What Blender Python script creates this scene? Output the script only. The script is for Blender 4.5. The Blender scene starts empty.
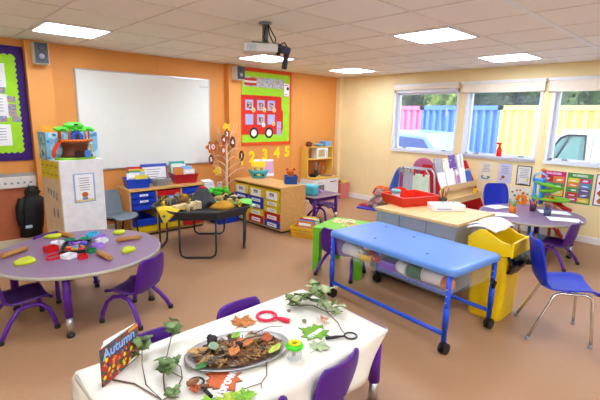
SKY_STRENGTH = 0.32; SUN_ENERGY = 4.0; EXPOSURE = 1.08
import bpy, bmesh, math, random
from mathutils import Matrix, Vector, Euler
PI = math.pi
R = math.radians
random.seed(7)
scene = bpy.context.scene
COL = scene.collection

# ---------------------------------------------------------------- materials
def lin(c):
    c = c / 255.0
    return c / 12.92 if c <= 0.04045 else ((c + 0.055) / 1.055) ** 2.4

def rgb(c):
    return (lin(c[0]), lin(c[1]), lin(c[2]), 1.0)

MATS = {}
def mat(name, c, rough=0.5, metal=0.0, vary=0.06, scale=12.0, bump=0.0, bscale=60.0, spec=0.4):
    """principled material whose colour is broken up by a soft procedural noise"""
    if name in MATS:
        return MATS[name]
    m = bpy.data.materials.new(name)
    m.use_nodes = True
    nt = m.node_tree
    b = nt.nodes['Principled BSDF']
    b.inputs['Roughness'].default_value = rough
    b.inputs['Metallic'].default_value = metal
    b.inputs['Specular IOR Level'].default_value = spec
    tc = nt.nodes.new('ShaderNodeTexCoord')
    n = nt.nodes.new('ShaderNodeTexNoise')
    n.inputs['Scale'].default_value = scale
    n.inputs['Detail'].default_value = 3
    nt.links.new(tc.outputs['Object'], n.inputs['Vector'])
    r = nt.nodes.new('ShaderNodeValToRGB')
    a = rgb(c)
    r.color_ramp.elements[0].position = 0.3
    r.color_ramp.elements[1].position = 0.7
    r.color_ramp.elements[0].color = tuple(max(0, x * (1 - vary)) for x in a[:3]) + (1,)
    r.color_ramp.elements[1].color = tuple(min(1, x * (1 + vary)) for x in a[:3]) + (1,)
    nt.links.new(n.outputs['Fac'], r.inputs['Fac'])
    nt.links.new(r.outputs['Color'], b.inputs['Base Color'])
    if bump:
        n2 = nt.nodes.new('ShaderNodeTexNoise')
        n2.inputs['Scale'].default_value = bscale
        nt.links.new(tc.outputs['Object'], n2.inputs['Vector'])
        bp = nt.nodes.new('ShaderNodeBump')
        bp.inputs['Strength'].default_value = bump
        bp.inputs['Distance'].default_value = 0.01
        nt.links.new(n2.outputs['Fac'], bp.inputs['Height'])
        nt.links.new(bp.outputs['Normal'], b.inputs['Normal'])
    MATS[name] = m
    return m

def wood(name, c1, c2, rough=0.45, scale=3.0, stretch=(1, 12, 12)):
    if name in MATS:
        return MATS[name]
    m = bpy.data.materials.new(name)
    m.use_nodes = True
    nt = m.node_tree
    b = nt.nodes['Principled BSDF']
    b.inputs['Roughness'].default_value = rough
    tc = nt.nodes.new('ShaderNodeTexCoord')
    mp = nt.nodes.new('ShaderNodeMapping')
    mp.inputs['Scale'].default_value = stretch
    n = nt.nodes.new('ShaderNodeTexNoise')
    n.inputs['Scale'].default_value = scale
    n.inputs['Detail'].default_value = 5
    r = nt.nodes.new('ShaderNodeValToRGB')
    r.color_ramp.elements[0].position = 0.3
    r.color_ramp.elements[1].position = 0.7
    r.color_ramp.elements[0].color = rgb(c1)
    r.color_ramp.elements[1].color = rgb(c2)
    nt.links.new(tc.outputs['Object'], mp.inputs['Vector'])
    nt.links.new(mp.outputs['Vector'], n.inputs['Vector'])
    nt.links.new(n.outputs['Fac'], r.inputs['Fac'])
    nt.links.new(r.outputs['Color'], b.inputs['Base Color'])
    MATS[name] = m
    return m

def blotch(name, cols, scale=14.0, rough=0.6, detail=2.0):
    """printed / natural surface of several colours in blotches"""
    if name in MATS:
        return MATS[name]
    m = bpy.data.materials.new(name)
    m.use_nodes = True
    nt = m.node_tree
    b = nt.nodes['Principled BSDF']
    b.inputs['Roughness'].default_value = rough
    tc = nt.nodes.new('ShaderNodeTexCoord')
    n = nt.nodes.new('ShaderNodeTexNoise')
    n.inputs['Scale'].default_value = scale
    n.inputs['Detail'].default_value = detail
    r = nt.nodes.new('ShaderNodeValToRGB')
    r.color_ramp.interpolation = 'CONSTANT'
    k = len(cols)
    for i in range(k):
        p = 0.0 if i == 0 else 0.34 + 0.32 * (i - 1) / max(1, k - 2)
        if i < 2:
            e = r.color_ramp.elements[i]
            e.position = p
        else:
            e = r.color_ramp.elements.new(p)
        e.color = rgb(cols[i])
    nt.links.new(tc.outputs['Object'], n.inputs['Vector'])
    nt.links.new(n.outputs['Fac'], r.inputs['Fac'])
    nt.links.new(r.outputs['Color'], b.inputs['Base Color'])
    MATS[name] = m
    return m

def emit(name, c, strength):
    m = bpy.data.materials.new(name)
    m.use_nodes = True
    nt = m.node_tree
    nt.nodes.clear()
    o = nt.nodes.new('ShaderNodeOutputMaterial')
    e = nt.nodes.new('ShaderNodeEmission')
    e.inputs['Color'].default_value = rgb(c)
    e.inputs['Strength'].default_value = strength
    nt.links.new(e.outputs[0], o.inputs[0])
    return m

def clear(name, c, fac, rough=0.1):
    """see-through sheet: part transparent, part plastic or glass surface"""
    m = bpy.data.materials.new(name)
    m.use_nodes = True
    nt = m.node_tree
    b = nt.nodes['Principled BSDF']
    o = nt.nodes['Material Output']
    b.inputs['Base Color'].default_value = rgb(c)
    b.inputs['Roughness'].default_value = rough
    t = nt.nodes.new('ShaderNodeBsdfTransparent')
    n = nt.nodes.new('ShaderNodeTexNoise')
    n.inputs['Scale'].default_value = 6
    mr = nt.nodes.new('ShaderNodeMapRange')
    mr.inputs['To Min'].default_value = fac * 0.85
    mr.inputs['To Max'].default_value = fac * 1.15
    mx = nt.nodes.new('ShaderNodeMixShader')
    nt.links.new(n.outputs['Fac'], mr.inputs['Value'])
    nt.links.new(mr.outputs[0], mx.inputs['Fac'])
    nt.links.new(t.outputs[0], mx.inputs[1])
    nt.links.new(b.outputs[0], mx.inputs[2])
    nt.links.new(mx.outputs[0], o.inputs['Surface'])
    return m

# ---------------------------------------------------------------- mesh builder
class MB:
    def __init__(s):
        s.v = []; s.f = []; s.m = []; s.sm = []; s.mats = []; s.cur = 0
    def use(s, m):
        if m not in s.mats:
            s.mats.append(m)
        s.cur = s.mats.index(m)
        return s
    def add(s, vs, fs, M=None, smooth=False):
        k = len(s.v)
        for p in vs:
            p = Vector(p)
            s.v.append(M @ p if M else p)
        for f in fs:
            s.f.append([k + i for i in f]); s.m.append(s.cur); s.sm.append(smooth)
        return s
    def box(s, c, d, rot=None, bevel=0.0, seg=2, M=None):
        bm = bmesh.new()
        bmesh.ops.create_cube(bm, size=1)
        for v in bm.verts:
            v.co = Vector((v.co.x * d[0], v.co.y * d[1], v.co.z * d[2]))
        if bevel:
            bmesh.ops.bevel(bm, geom=bm.edges[:], offset=min(bevel, min(d) * 0.49), segments=seg, affect='EDGES', profile=0.5)
        T = Matrix.Translation(c)
        if rot:
            T = T @ Euler(rot).to_matrix().to_4x4()
        if M:
            T = M @ T
        bm.verts.index_update()
        s.add([v.co.copy() for v in bm.verts], [[v.index for v in f.verts] for f in bm.faces], T, False)
        bm.free()
        return s
    def span(s, x0, x1, y0, y1, z0, z1, bevel=0.0, M=None):
        return s.box(((x0 + x1) / 2, (y0 + y1) / 2, (z0 + z1) / 2), (abs(x1 - x0), abs(y1 - y0), abs(z1 - z0)), bevel=bevel, M=M)
    def tube(s, pts, r, n=8, closed=False, M=None, smooth=True):
        pts = [Vector(p) for p in pts]
        k = len(pts)
        rs = r if isinstance(r, (list, tuple)) else [r] * k
        vs = []; fs = []
        up = None
        for i, p in enumerate(pts):
            if closed:
                d = (pts[(i + 1) % k] - pts[i - 1])
            else:
                d = pts[min(i + 1, k - 1)] - pts[max(i - 1, 0)]
            d.normalize()
            if up is None:
                up = Vector((0, 0, 1)) if abs(d.z) < 0.9 else Vector((1, 0, 0))
            a = up - d * up.dot(d)
            if a.length < 1e-5:
                a = d.orthogonal()
            a.normalize(); up = a
            b = d.cross(a)
            for j in range(n):
                t = 2 * PI * j / n
                vs.append(p + (a * math.cos(t) + b * math.sin(t)) * rs[i])
        for i in range(k if closed else k - 1):
            i2 = (i + 1) % k
            for j in range(n):
                j2 = (j + 1) % n
                fs.append([i * n + j, i * n + j2, i2 * n + j2, i2 * n + j])
        s.add(vs, fs, M, smooth)
        if not closed:
            s.add(vs[:n], [list(range(n))[::-1]], M)
            s.add(vs[-n:], [list(range(n))], M)
        return s
    def cyl(s, p0, p1, r, n=16, r2=None, M=None):
        return s.tube([p0, p1], [r, r if r2 is None else r2], n, M=M)
    def lathe(s, prof, n=24, c=(0, 0, 0), M=None, smooth=True, sx=1.0, sy=1.0):
        vs = []; fs = []
        for (r, z) in prof:
            for j in range(n):
                t = 2 * PI * j / n
                vs.append((c[0] + r * math.cos(t) * sx, c[1] + r * math.sin(t) * sy, c[2] + z))
        k = len(prof)
        for i in range(k - 1):
            for j in range(n):
                j2 = (j + 1) % n
                fs.append([i * n + j, i * n + j2, (i + 1) * n + j2, (i + 1) * n + j])
        s.add(vs, fs, M, smooth)
        if prof[0] == prof[-1]:
            return s
        if prof[0][0] > 1e-6:
            s.add(vs[:n], [list(range(n))[::-1]], M)
        if prof[-1][0] > 1e-6:
            s.add(vs[-n:], [list(range(n))], M)
        return s
    def ball(s, c, d, n=14, M=None, rot=None):
        vs = []; fs = []
        h = n // 2
        for i in range(h + 1):
            a = PI * i / h
            for j in range(n):
                t = 2 * PI * j / n
                vs.append((d[0] / 2 * math.sin(a) * math.cos(t), d[1] / 2 * math.sin(a) * math.sin(t), d[2] / 2 * math.cos(a)))
        for i in range(h):
            for j in range(n):
                j2 = (j + 1) % n
                fs.append([i * n + j, (i + 1) * n + j, (i + 1) * n + j2, i * n + j2])
        T = Matrix.Translation(c)
        if rot:
            T = T @ Euler(rot).to_matrix().to_4x4()
        if M:
            T = M @ T
        return s.add(vs, fs, T, True)
    def prism(s, poly, h, M=None, smooth=False):
        """polygon in local xy extruded from z=0 to z=h"""
        k = len(poly)
        vs = [(p[0], p[1], 0) for p in poly] + [(p[0], p[1], h) for p in poly]
        fs = [list(range(k))[::-1], [k + i for i in range(k)]]
        s.add(vs, fs, M)
        s.add(vs, [[i, (i + 1) % k, k + (i + 1) % k, k + i] for i in range(k)], M, smooth)
        return s
    def sheet(s, g, th, M=None, smooth=True):
        """closed thin solid from a grid of points g[i][j]"""
        n = len(g); m = len(g[0])
        P = [[Vector(p) for p in row] for row in g]
        top = []; bot = []
        for i in range(n):
            for j in range(m):
                a = P[min(i + 1, n - 1)][j] - P[max(i - 1, 0)][j]
                b = P[i][min(j + 1, m - 1)] - P[i][max(j - 1, 0)]
                nn = a.cross(b)
                if nn.length < 1e-9:
                    nn = Vector((0, 0, 1))
                nn.normalize()
                top.append(P[i][j] + nn * th / 2); bot.append(P[i][j] - nn * th / 2)
        k = n * m
        fs = []
        for i in range(n - 1):
            for j in range(m - 1):
                a, b, c, d = i * m + j, (i + 1) * m + j, (i + 1) * m + j + 1, i * m + j + 1
                fs.append([a, b, c, d]); fs.append([k + d, k + c, k + b, k + a])
        s.add(top + bot, fs, M, smooth)
        e = []
        for j in range(m - 1):
            e.append([j, j + 1, k + j + 1, k + j]); q = (n - 1) * m
            e.append([q + j + 1, q + j, k + q + j, k + q + j + 1])
        for i in range(n - 1):
            a = i * m; b = (i + 1) * m
            e.append([b, a, k + a, k + b]); a += m - 1; b += m - 1
            e.append([a, b, k + b, k + a])
        s.add(top + bot, e, M, False)
        return s
    def text(s, body, size, M, depth=0.002, bold=0.0):
        cu = bpy.data.curves.new('lettering_curve', 'FONT')
        cu.body = body; cu.size = size; cu.extrude = depth / 2
        cu.align_x = 'CENTER'; cu.align_y = 'CENTER'
        cu.offset = bold
        cu.resolution_u = 2
        o = bpy.data.objects.new('lettering_tmp', cu)
        COL.objects.link(o)
        dg = bpy.context.evaluated_depsgraph_get()
        me = bpy.data.meshes.new_from_object(o.evaluated_get(dg))
        s.add([v.co.copy() for v in me.vertices], [list(p.vertices) for p in me.polygons], M)
        bpy.data.objects.remove(o); bpy.data.curves.remove(cu); bpy.data.meshes.remove(me)
        return s
    def build(s, name, m=None, parent=None, loc=None):
        if m is not None and not s.mats:
            s.mats = [m]
        me = bpy.data.meshes.new(name)
        me.from_pydata([tuple(v) for v in s.v], [], s.f)
        for x in s.mats:
            me.materials.append(x)
        me.polygons.foreach_set('material_index', s.m)
        me.polygons.foreach_set('use_smooth', s.sm)
        me.update()
        bm = bmesh.new(); bm.from_mesh(me)
        bmesh.ops.remove_doubles(bm, verts=bm.verts, dist=1e-5)
        bmesh.ops.recalc_face_normals(bm, faces=bm.faces)
        bm.to_mesh(me); bm.free()
        o = bpy.data.objects.new(name, me)
        COL.objects.link(o)
        if parent is not None:
            o.parent = parent
        if loc is not None:
            o.location = loc
        return o

def T(x, y, z, rx=0, ry=0, rz=0):
    return Matrix.Translation((x, y, z)) @ Euler((rx, ry, rz)).to_matrix().to_4x4()

def thing(name, label, cat, loc=(0, 0, 0), rz=0.0, group=None):
    o = bpy.data.objects.new(name, None)
    o.empty_display_size = 0.1
    COL.objects.link(o)
    o.location = loc
    o.rotation_euler = (0, 0, rz)
    return tag(o, label, cat, group)

def tag(o, label, cat, group=None, kind=None):
    o['label'] = label; o['category'] = cat
    if group:
        o['group'] = group
    if kind:
        o['kind'] = kind
    return o

def solo(name, mb, m, loc, rz, label, cat, group=None, kind=None):
    o = mb.build(name, m)
    o.location = loc
    o.rotation_euler = (0, 0, rz)
    return tag(o, label, cat, group, kind)

def struct(name, mb, m=None, parent=None):
    o = mb.build(name, m, parent)
    if parent is None:
        o['kind'] = 'structure'
        o['label'] = name.replace('_', ' ') + ' of the classroom'
    return o

def dup(root, loc, rz, label, group=None):
    r = root.copy(); COL.objects.link(r)
    r.location = loc; r.rotation_euler = (0, 0, rz); r['label'] = label
    if group:
        r['group'] = group
    for ch in list(root.children):
        c = ch.copy(); COL.objects.link(c); c.parent = r
        for g in list(ch.children):
            d = g.copy(); COL.objects.link(d); d.parent = c
    return r

def arc(p0, p1, p2, n=5):
    """quadratic curve from p0 to p2 pulled to p1"""
    p0, p1, p2 = Vector(p0), Vector(p1), Vector(p2)
    return [(p0 * (1 - t) ** 2 + p1 * 2 * t * (1 - t) + p2 * t * t) for t in [i / n for i in range(n + 1)]]

def rrect(w, h, r, n=5):
    pts = []
    for cx, cy, a0 in ((w / 2 - r, h / 2 - r, 0), (-w / 2 + r, h / 2 - r, 90), (-w / 2 + r, -h / 2 + r, 180), (w / 2 - r, -h / 2 + r, 270)):
        for i in range(n + 1):
            a = R(a0 + 90 * i / n)
            pts.append((cx + r * math.cos(a), cy + r * math.sin(a)))
    return pts
# ---------------------------------------------------------------- palette
ORANGE = mat('orange_wall_paint', (230, 155, 78), 0.6, vary=0.03, scale=3)
CREAM = mat('cream_wall_paint', (246, 226, 172), 0.55, vary=0.03, scale=3)
PALE = mat('pale_wall_paint', (235, 225, 205), 0.7, vary=0.02, scale=3)
WHITE = mat('white_paint', (240, 240, 240), 0.4, vary=0.02)
SKIRT = mat('cream_gloss_paint', (236, 222, 188), 0.35, vary=0.03)
PAPER = mat('white_paper', (246, 246, 248), 0.8, vary=0.02)
BLACK = mat('black_plastic', (22, 22, 24), 0.4)
DARK = mat('dark_grey_plastic', (52, 54, 58), 0.45)
GREY = mat('grey_plastic', (140, 146, 152), 0.5)
SILVER = mat('silver_metal', (190, 190, 194), 0.3, 0.9)
CHROME = mat('chrome_tube', (215, 218, 222), 0.18, 1.0)
PURPLE = mat('purple_plastic', (76, 18, 130), 0.42)
PURPLE_T = mat('purple_tube', (92, 30, 150), 0.3)
LILAC = mat('lilac_laminate', (132, 103, 134), 0.3, vary=0.05, scale=30, spec=0.45)
EDGE = mat('grey_table_edge', (178, 172, 150), 0.5)
BLUE = mat('blue_plastic', (22, 62, 190), 0.35)
BLUE_CH = mat('blue_chair_plastic', (14, 42, 176), 0.42)
RED = mat('red_plastic', (205, 26, 28), 0.35)
YELLOW = mat('yellow_plastic', (240, 205, 20), 0.4)
GREEN = mat('green_plastic', (100, 195, 40), 0.45)
BEECH = wood('beech_wood', (205, 150, 82), (222, 172, 104))
BEECH_L = wood('light_beech_wood', (226, 186, 122), (238, 204, 146))

# ---------------------------------------------------------------- floor, walls, ceiling
def floor_mat():
    m = bpy.data.materials.new('vinyl_floor')
    m.use_nodes = True
    nt = m.node_tree
    b = nt.nodes['Principled BSDF']
    b.inputs['Roughness'].default_value = 0.38
    b.inputs['Specular IOR Level'].default_value = 0.4
    tc = nt.nodes.new('ShaderNodeTexCoord')
    n = nt.nodes.new('ShaderNodeTexNoise'); n.inputs['Scale'].default_value = 160; n.inputs['Detail'].default_value = 2
    n2 = nt.nodes.new('ShaderNodeTexNoise'); n2.inputs['Scale'].default_value = 1.3; n2.inputs['Detail'].default_value = 4
    r = nt.nodes.new('ShaderNodeValToRGB')
    r.color_ramp.elements[0].position = 0.35; r.color_ramp.elements[0].color = rgb((170, 127, 90))
    r.color_ramp.elements[1].position = 0.65; r.color_ramp.elements[1].color = rgb((190, 146, 108))
    mx = nt.nodes.new('ShaderNodeMixRGB'); mx.blend_type = 'MULTIPLY'; mx.inputs['Fac'].default_value = 0.12
    for k in (n, n2):
        nt.links.new(tc.outputs['Object'], k.inputs['Vector'])
    nt.links.new(n.outputs['Fac'], r.inputs['Fac'])
    nt.links.new(r.outputs['Color'], mx.inputs['Color1'])
    nt.links.new(n2.outputs['Fac'], mx.inputs['Color2'])
    nt.links.new(mx.outputs[0], b.inputs['Base Color'])
    return m

XL, YF, H = -8.6, -8.2, 2.5
struct('floor', MB().span(XL, 0, YF, 0, -0.1, 0), floor_mat())
CEIL = mat('ceiling_tile', (246, 241, 233), 0.8, vary=0.03, scale=90, bump=0.15, bscale=220)
GRIDM = mat('ceiling_grid_metal', (240, 234, 224), 0.4, vary=0.02)
GAP = mat('ceiling_grid_gap', (218, 208, 194), 0.8, vary=0.02)
ceil = struct('ceiling', MB().span(XL - .2, 0.2, YF - .2, 0.2, H, H + 0.12), CEIL)
mb = MB()
GX = [-0.653 - 0.647 * k for k in range(13)]
GY = [-0.133 - 0.667 * k for k in range(13)]
for x in GX:
    if x > XL:
        mb.use(GAP); mb.span(x - .012, x + .012, YF, 0, H - .002, H + .001)
        mb.use(GRIDM); mb.span(x - .007, x + .007, YF, 0, H - .005, H - .001)
for y in GY:
    if y > YF:
        mb.use(GAP); mb.span(XL, 0, y - .012, y + .012, H - .0025, H + .001)
        w = .022 if abs(y + 4.802) < .02 else .007
        mb.use(WHITE if w > .01 else GRIDM); mb.span(XL, 0, y - w, y + w, H - .0055, H - .001)
struct('ceiling_grid', mb, None, ceil)

struct('wall_back', MB().span(XL - .15, 0.15, 0, 0.15, -.1, H), ORANGE)
WIN = [(-2.68, -1.40), (-3.965, -2.80), (-5.30, -4.09), (-6.62, -5.42)]      # y spans of the windows
WZ0, WZ1 = 1.07, 2.2
mb = MB()
mb.span(0, 0.15, YF - .15, 0, -.1, WZ0); mb.span(0, 0.15, YF - .15, 0, WZ1, H)
ys = [0] + [v for a, b in WIN for v in (b, a)] + [YF - .15]
for i in range(0, len(ys), 2):
    mb.span(0, 0.15, ys[i + 1], ys[i], WZ0, WZ1)
struct('wall_right', mb, CREAM)
struct('wall_left', MB().span(XL - .15, XL, YF - .15, 0, -.1, H), PALE)
struct('wall_front', MB().span(XL, 0.15, YF - .15, YF, -.1, H), PALE)
struct('baseboard_back', MB().span(XL, 0, -.02, 0, 0, .095, bevel=.004), SKIRT)
struct('baseboard_right', MB().span(-.02, 0, YF, -.02, 0, .095, bevel=.004), WHITE)

# boxed columns and joint strips of the wall panels
struct('trim_1', MB().span(-5.735, -5.47, -.13, 0, 0, H), ORANGE)
struct('trim_2', MB().span(-2.9, -2.66, -.137, 0, 0, H), ORANGE)
struct('trim_3', MB().span(-.10, 0, -.10, 0, 0, H), CREAM)
struct('trim_9', MB().span(-7.4, -5.74, -.012, 0, .095, .74), mat('terracotta_lower_wall', (186, 104, 66), .5))  # thin sheet, darker and redder than the wall, below the trunking at left
n = 10
for x in (-4.05, -1.36):
    struct('trim_%d' % n, MB().span(x - .015, x + .015, -.006, 0, .09, H), ORANGE); n += 1
for y in (-.85, -1.365, -2.74, -4.02):
    wdt = .03 if y > -2 else .045
    struct('trim_%d' % n, MB().span(-.008, 0, y - wdt / 2, y + wdt / 2, .09, H), CREAM); n += 1

# ---------------------------------------------------------------- windows
GLASS = clear('window_glass', (225, 236, 248), 0.07, 0.03)
UPVC = mat('white_upvc', (232, 236, 244), 0.3, vary=0.02)
for i, (a, b) in enumerate(WIN):
    mb = MB().use(UPVC)
    mb.span(-.012, .15, a, a + .03, WZ0, WZ1); mb.span(-.012, .15, b - .04, b, WZ0, WZ1)
    mb.span(-.012, .15, a, b, WZ1 - .05, WZ1); mb.span(-.03, .15, a, b, WZ0, WZ0 + .05)
    w = struct('window_%d' % (i + 1), mb)
    mb = MB()
    for (y0, y1, z0, z1) in ((a + .03, a + .06, WZ0 + .05, WZ1 - .05), (b - .085, b - .04, WZ0 + .05, WZ1 - .05), (a + .03, b - .04, WZ0 + .05, WZ0 + .08), (a + .03, b - .04, WZ1 - .08, WZ1 - .05)):
        mb.span(.06, .115, y0, y1, z0, z1)
    struct('window_sash', mb, UPVC, w)
    struct('pane', MB().span(.085, .091, a + .058, b - .083, WZ0 + .078, WZ1 - .078), GLASS, w)
    for y in (a + .22, b - .25):
        struct('window_handle', MB().span(.035, .062, y - .035, y + .035, WZ0 + .06, WZ0 + .085, bevel=.005), GREY, w)

BLINDM = mat('blind_fabric', (246, 236, 218), 0.8, vary=0.03)
for i, (a, b, z) in enumerate(((-2.675, -1.395, 2.20), (-4.0, -2.735, 2.115), (-5.4, -4.035, 2.10))):
    t = thing('roller_blind', ['rolled-up beige blind above the window nearest the room corner',
                               'half-lowered beige blind above the middle window with the red bottle',
                               'beige blind above the window that looks out on the white van'][i], 'blind', (-.012, (a + b) / 2, z), 0, 'roller blinds above the windows')
    hw = (b - a) / 2
    mb = MB().span(-.052, 0, -hw - .005, hw + .005, 2.255 - z, 2.30 - z, bevel=.006)
    mb.build('headrail', WHITE, t)
    mb = MB().span(-.034, -.028, -hw + .01, hw - .01, .012, 2.262 - z)
    mb.build('blind_fabric', BLINDM, t)
    MB().tube([(-.031, -hw + .008, .010), (-.031, hw - .008, .010)], .010).build('bottom_bar', BLINDM, t)

# ---------------------------------------------------------------- ceiling lights
LIT = emit('ceiling_light_diffuser', (226, 237, 255), 14.0)
lights = [(0, 1, 'ceiling light panel left above the whiteboard wall'), (4, 1, 'ceiling light panel behind the projector'),
          (7, 1, 'ceiling light panel nearest the corner of the room'), (4, 5, 'large bright ceiling light panel at top centre right'), (7, 5, 'ceiling light panel near the window blinds')]
XC = {0: -5.505, 4: -2.915, 7: -.975, 2: -4.21}
def panel(x, y, label):
    t = thing('ceiling_light', label, 'light', (x, y, H - .008), 0, 'square ceiling light panels')
    mb = MB()
    for sx, sy, wx, wy in ((0, .305, .64, .03), (0, -.305, .64, .03), (.3, 0, .03, .64), (-.3, 0, .03, .64)):
        mb.box((sx, sy, 0), (wx, wy, .012))
    mb.build('frame', WHITE, t)
    MB().span(-.29, .29, -.295, .295, -.003, .004).build('diffuser', LIT, t)
    return t
for (i, j, lb) in lights:
    panel(XC[i], -1.133 if j == 1 else -3.80, lb)
panel(-5.505, -3.80, 'added unseen ceiling light panel straight above the leaf table')  # this and the panels below are out of view, added to brighten the room
panel(-5.505, -6.47, 'added unseen ceiling light panel behind the viewer left')
panel(-2.915, -6.47, 'added unseen ceiling light panel behind the viewer right')
panel(-7.446, -3.80, 'added unseen ceiling light panel left of the viewer')
panel(-7.446, -6.47, 'added unseen ceiling light panel behind the viewer at far left')
panel(-4.21, -7.80, 'added unseen ceiling light panel along the wall behind the viewer')
panel(-6.80, -7.80, 'added unseen ceiling light panel behind the viewer near the left corner')
# ---------------------------------------------------------------- things on the orange wall
# local frame of a wall picture on the back wall: x right, y up, z out of the wall (towards -Y)
def BW(x, z, out=0.0):
    return Matrix.Translation((x, -out, z)) @ Matrix.Rotation(PI / 2, 4, 'X')
# on the right wall: x right as seen from inside (towards -Y), y up, z out (towards -X)
def RW(y, z, out=0.0):
    return Matrix.Translation((-out, y, z)) @ Matrix.Rotation(-PI / 2, 4, 'Z') @ Matrix.Rotation(PI / 2, 4, 'X')

def frame_rect(mb, w, h, t, d, M):
    mb.box((-w / 2 + t / 2, 0, d / 2), (t, h, d), M=M); mb.box((w / 2 - t / 2, 0, d / 2), (t, h, d), M=M)
    mb.box((0, -h / 2 + t / 2, d / 2), (w - 2 * t, t, d), M=M); mb.box((0, h / 2 - t / 2, d / 2), (w - 2 * t, t, d), M=M)

def wob(w, h, t, amp, step, seed=0):
    """rectangle with a scalloped edge"""
    pts = []
    def side(x0, y0, x1, y1):
        L = math.hypot(x1 - x0, y1 - y0); k = max(1, int(L / step)); dx, dy = (x1 - x0) / L, (y1 - y0) / L
        for i in range(k):
            for q in range(4):
                u = (i + q / 4) / k * L; o = amp * math.sin(q / 4 * PI)
                pts.append((x0 + dx * u + dy * o, y0 + dy * u - dx * o))
    side(w / 2, -h / 2, w / 2, h / 2); side(w / 2, h / 2, -w / 2, h / 2)
    side(-w / 2, h / 2, -w / 2, -h / 2); side(-w / 2, -h / 2, w / 2, -h / 2)
    return pts

MARK = mat('grey_print', (120, 120, 130), 0.8)
BOARD_W = mat('whiteboard_enamel', (236, 236, 228), 0.13, vary=0.01, spec=0.4)
# whiteboard
x0, x1, z0, z1 = -5.19, -3.195, .89, 2.228
t = thing('whiteboard', 'large blank whiteboard on the orange wall above the tray units', 'whiteboard', ((x0 + x1) / 2, 0, z0))
W_, H_ = x1 - x0, z1 - z0
M = T(0, 0, H_ / 2) @ Matrix.Rotation(PI / 2, 4, 'X')
MB().box((0, 0, .012), (W_ - .01, H_ - .01, .02), M=M).build('board_panel', BOARD_W, t)
mb = MB(); frame_rect(mb, W_, H_, .016, .028, M); mb.build('frame', SILVER, t)
mb = MB()
for k in range(5):
    mb.box((W_ / 2 - .17 + .032 * k, H_ / 2 - .12 - .008 * (k % 2), .0235), (.010, .014, .001), M=M)
mb.build('printed_mark', DARK, t)

# green display board with purple border (left)
LIME = mat('lime_backing_paper', (166, 226, 44), 0.8)
PURP_B = mat('purple_border_paper', (62, 26, 110), 0.8)
PHOTO = blotch('small_photo_print', [(50, 90, 170), (120, 150, 190), (200, 160, 130), (90, 60, 50)], 55)
x0, x1, z0, z1 = -7.2, -5.735, 1.072, 2.415
t = thing('display_board', 'lime green display board with a purple scalloped border at the left edge', 'display board', ((x0 + x1) / 2, -.0006, z0))
W_, H_ = x1 - x0, z1 - z0
M = T(0, 0, H_ / 2) @ Matrix.Rotation(PI / 2, 4, 'X')
MB().box((0, 0, .008), (W_, H_, .016), M=M).build('border', PURP_B, t)
MB().prism(wob(W_ - .20, H_ - .22, 0, .018, .06), .004, M=M @ T(0, 0, .016)).build('backing_paper', LIME, t)
for (px, py, w, h) in ((.40, .33, .26, .27), (.40, -.02, .26, .27), (.40, -.36, .26, .25), (-.05, .33, .3, .27), (-.05, -.2, .3, .3)):
    mb = MB().use(PAPER); mb.box((px, py, .0215), (w, h, .002), M=M); mb.use(MARK)
    for k in range(5):
        mb.box((px - .01, py + h * .3 - k * h * .13, .0227), (w * .7, .006, .0006), M=M)
    mb.build('printed_sheet', None, t)
for (px, py) in ((.37, .155), (.47, .16), (.565, .06), (.565, -.03), (.565, -.1), (.595, -.17), (.46, -.17), (.35, -.17), (.25, .155)):
    MB().box((px, py, .0215), (.085, .07, .002), M=M).build('photo', PHOTO, t)

# green display board with the red bus
REDB = mat('red_border_paper', (232, 80, 30), 0.8)
BUSR = mat('red_bus_card', (220, 48, 28), 0.8)
SKYP = mat('pale_blue_card', (176, 186, 232), 0.8)
CREAMD = mat('cream_card', (236, 206, 130), 0.8)
STREET = blotch('street_panorama_print', [(120, 165, 220), (190, 210, 232), (200, 170, 130), (150, 130, 120)], 26)
x0, x1, z0, z1 = -2.60, -1.405, 1.145, 2.488
t = thing('display_board', 'lime green display board with a big red paper bus', 'display board', ((x0 + x1) / 2, 0, z0))
W_, H_ = x1 - x0, z1 - z0
M = T(0, 0, H_ / 2) @ Matrix.Rotation(PI / 2, 4, 'X')
MB().box((0, 0, .008), (W_, H_, .016), M=M).build('border', REDB, t)
MB().prism(wob(W_ - .10, H_ - .14, 0, .014, .05), .004, M=M @ T(0, 0, .016)).build('backing_paper', LIME, t)
mb = MB().use(STREET); mb.box((-.06, .44, .0215), (.92, .17, .003), M=M)
mb.use(mat('red_bus_print', (205, 70, 50), 0.8))
mb.box((-.37, .40, .0236), (.26, .045, .001), M=M); mb.box((-.37, .48, .0236), (.26, .045, .001), M=M)
mb.use(PAPER); mb.box((-.37, .44, .0236), (.26, .03, .001), M=M)
mb.build('panorama_strip', None, t)
bus = MB().prism([(-.60, -.40), (.33, -.40), (.37, -.30), (.37, .0), (.37, .02), (.33, .07), (.33, .27), (.30, .29), (-.57, .29), (-.60, .26)][0:10], .004, M=M @ T(0.02, -.075, .020)).build('bus_cutout', BUSR, t)
FACE = blotch('child_photo_print', [(230, 230, 235), (90, 60, 50), (225, 180, 150), (60, 60, 80)], 26)
for j, py in enumerate((.045, -.205)):
    for i, px in enumerate((-.40, -.14, .10)):
        mb = MB().use(SKYP); mb.box((px, py, .0255), (.17, .18, .002), M=M)
        if not (j == 1 and i != 1):
            mb.use(FACE); mb.box((px, py - .01, .0268), (.10, .11, .001), M=M)
        mb.build('bus_window', None, bus)
TYRE = mat('black_paper', (40, 38, 38), 0.8)
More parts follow.
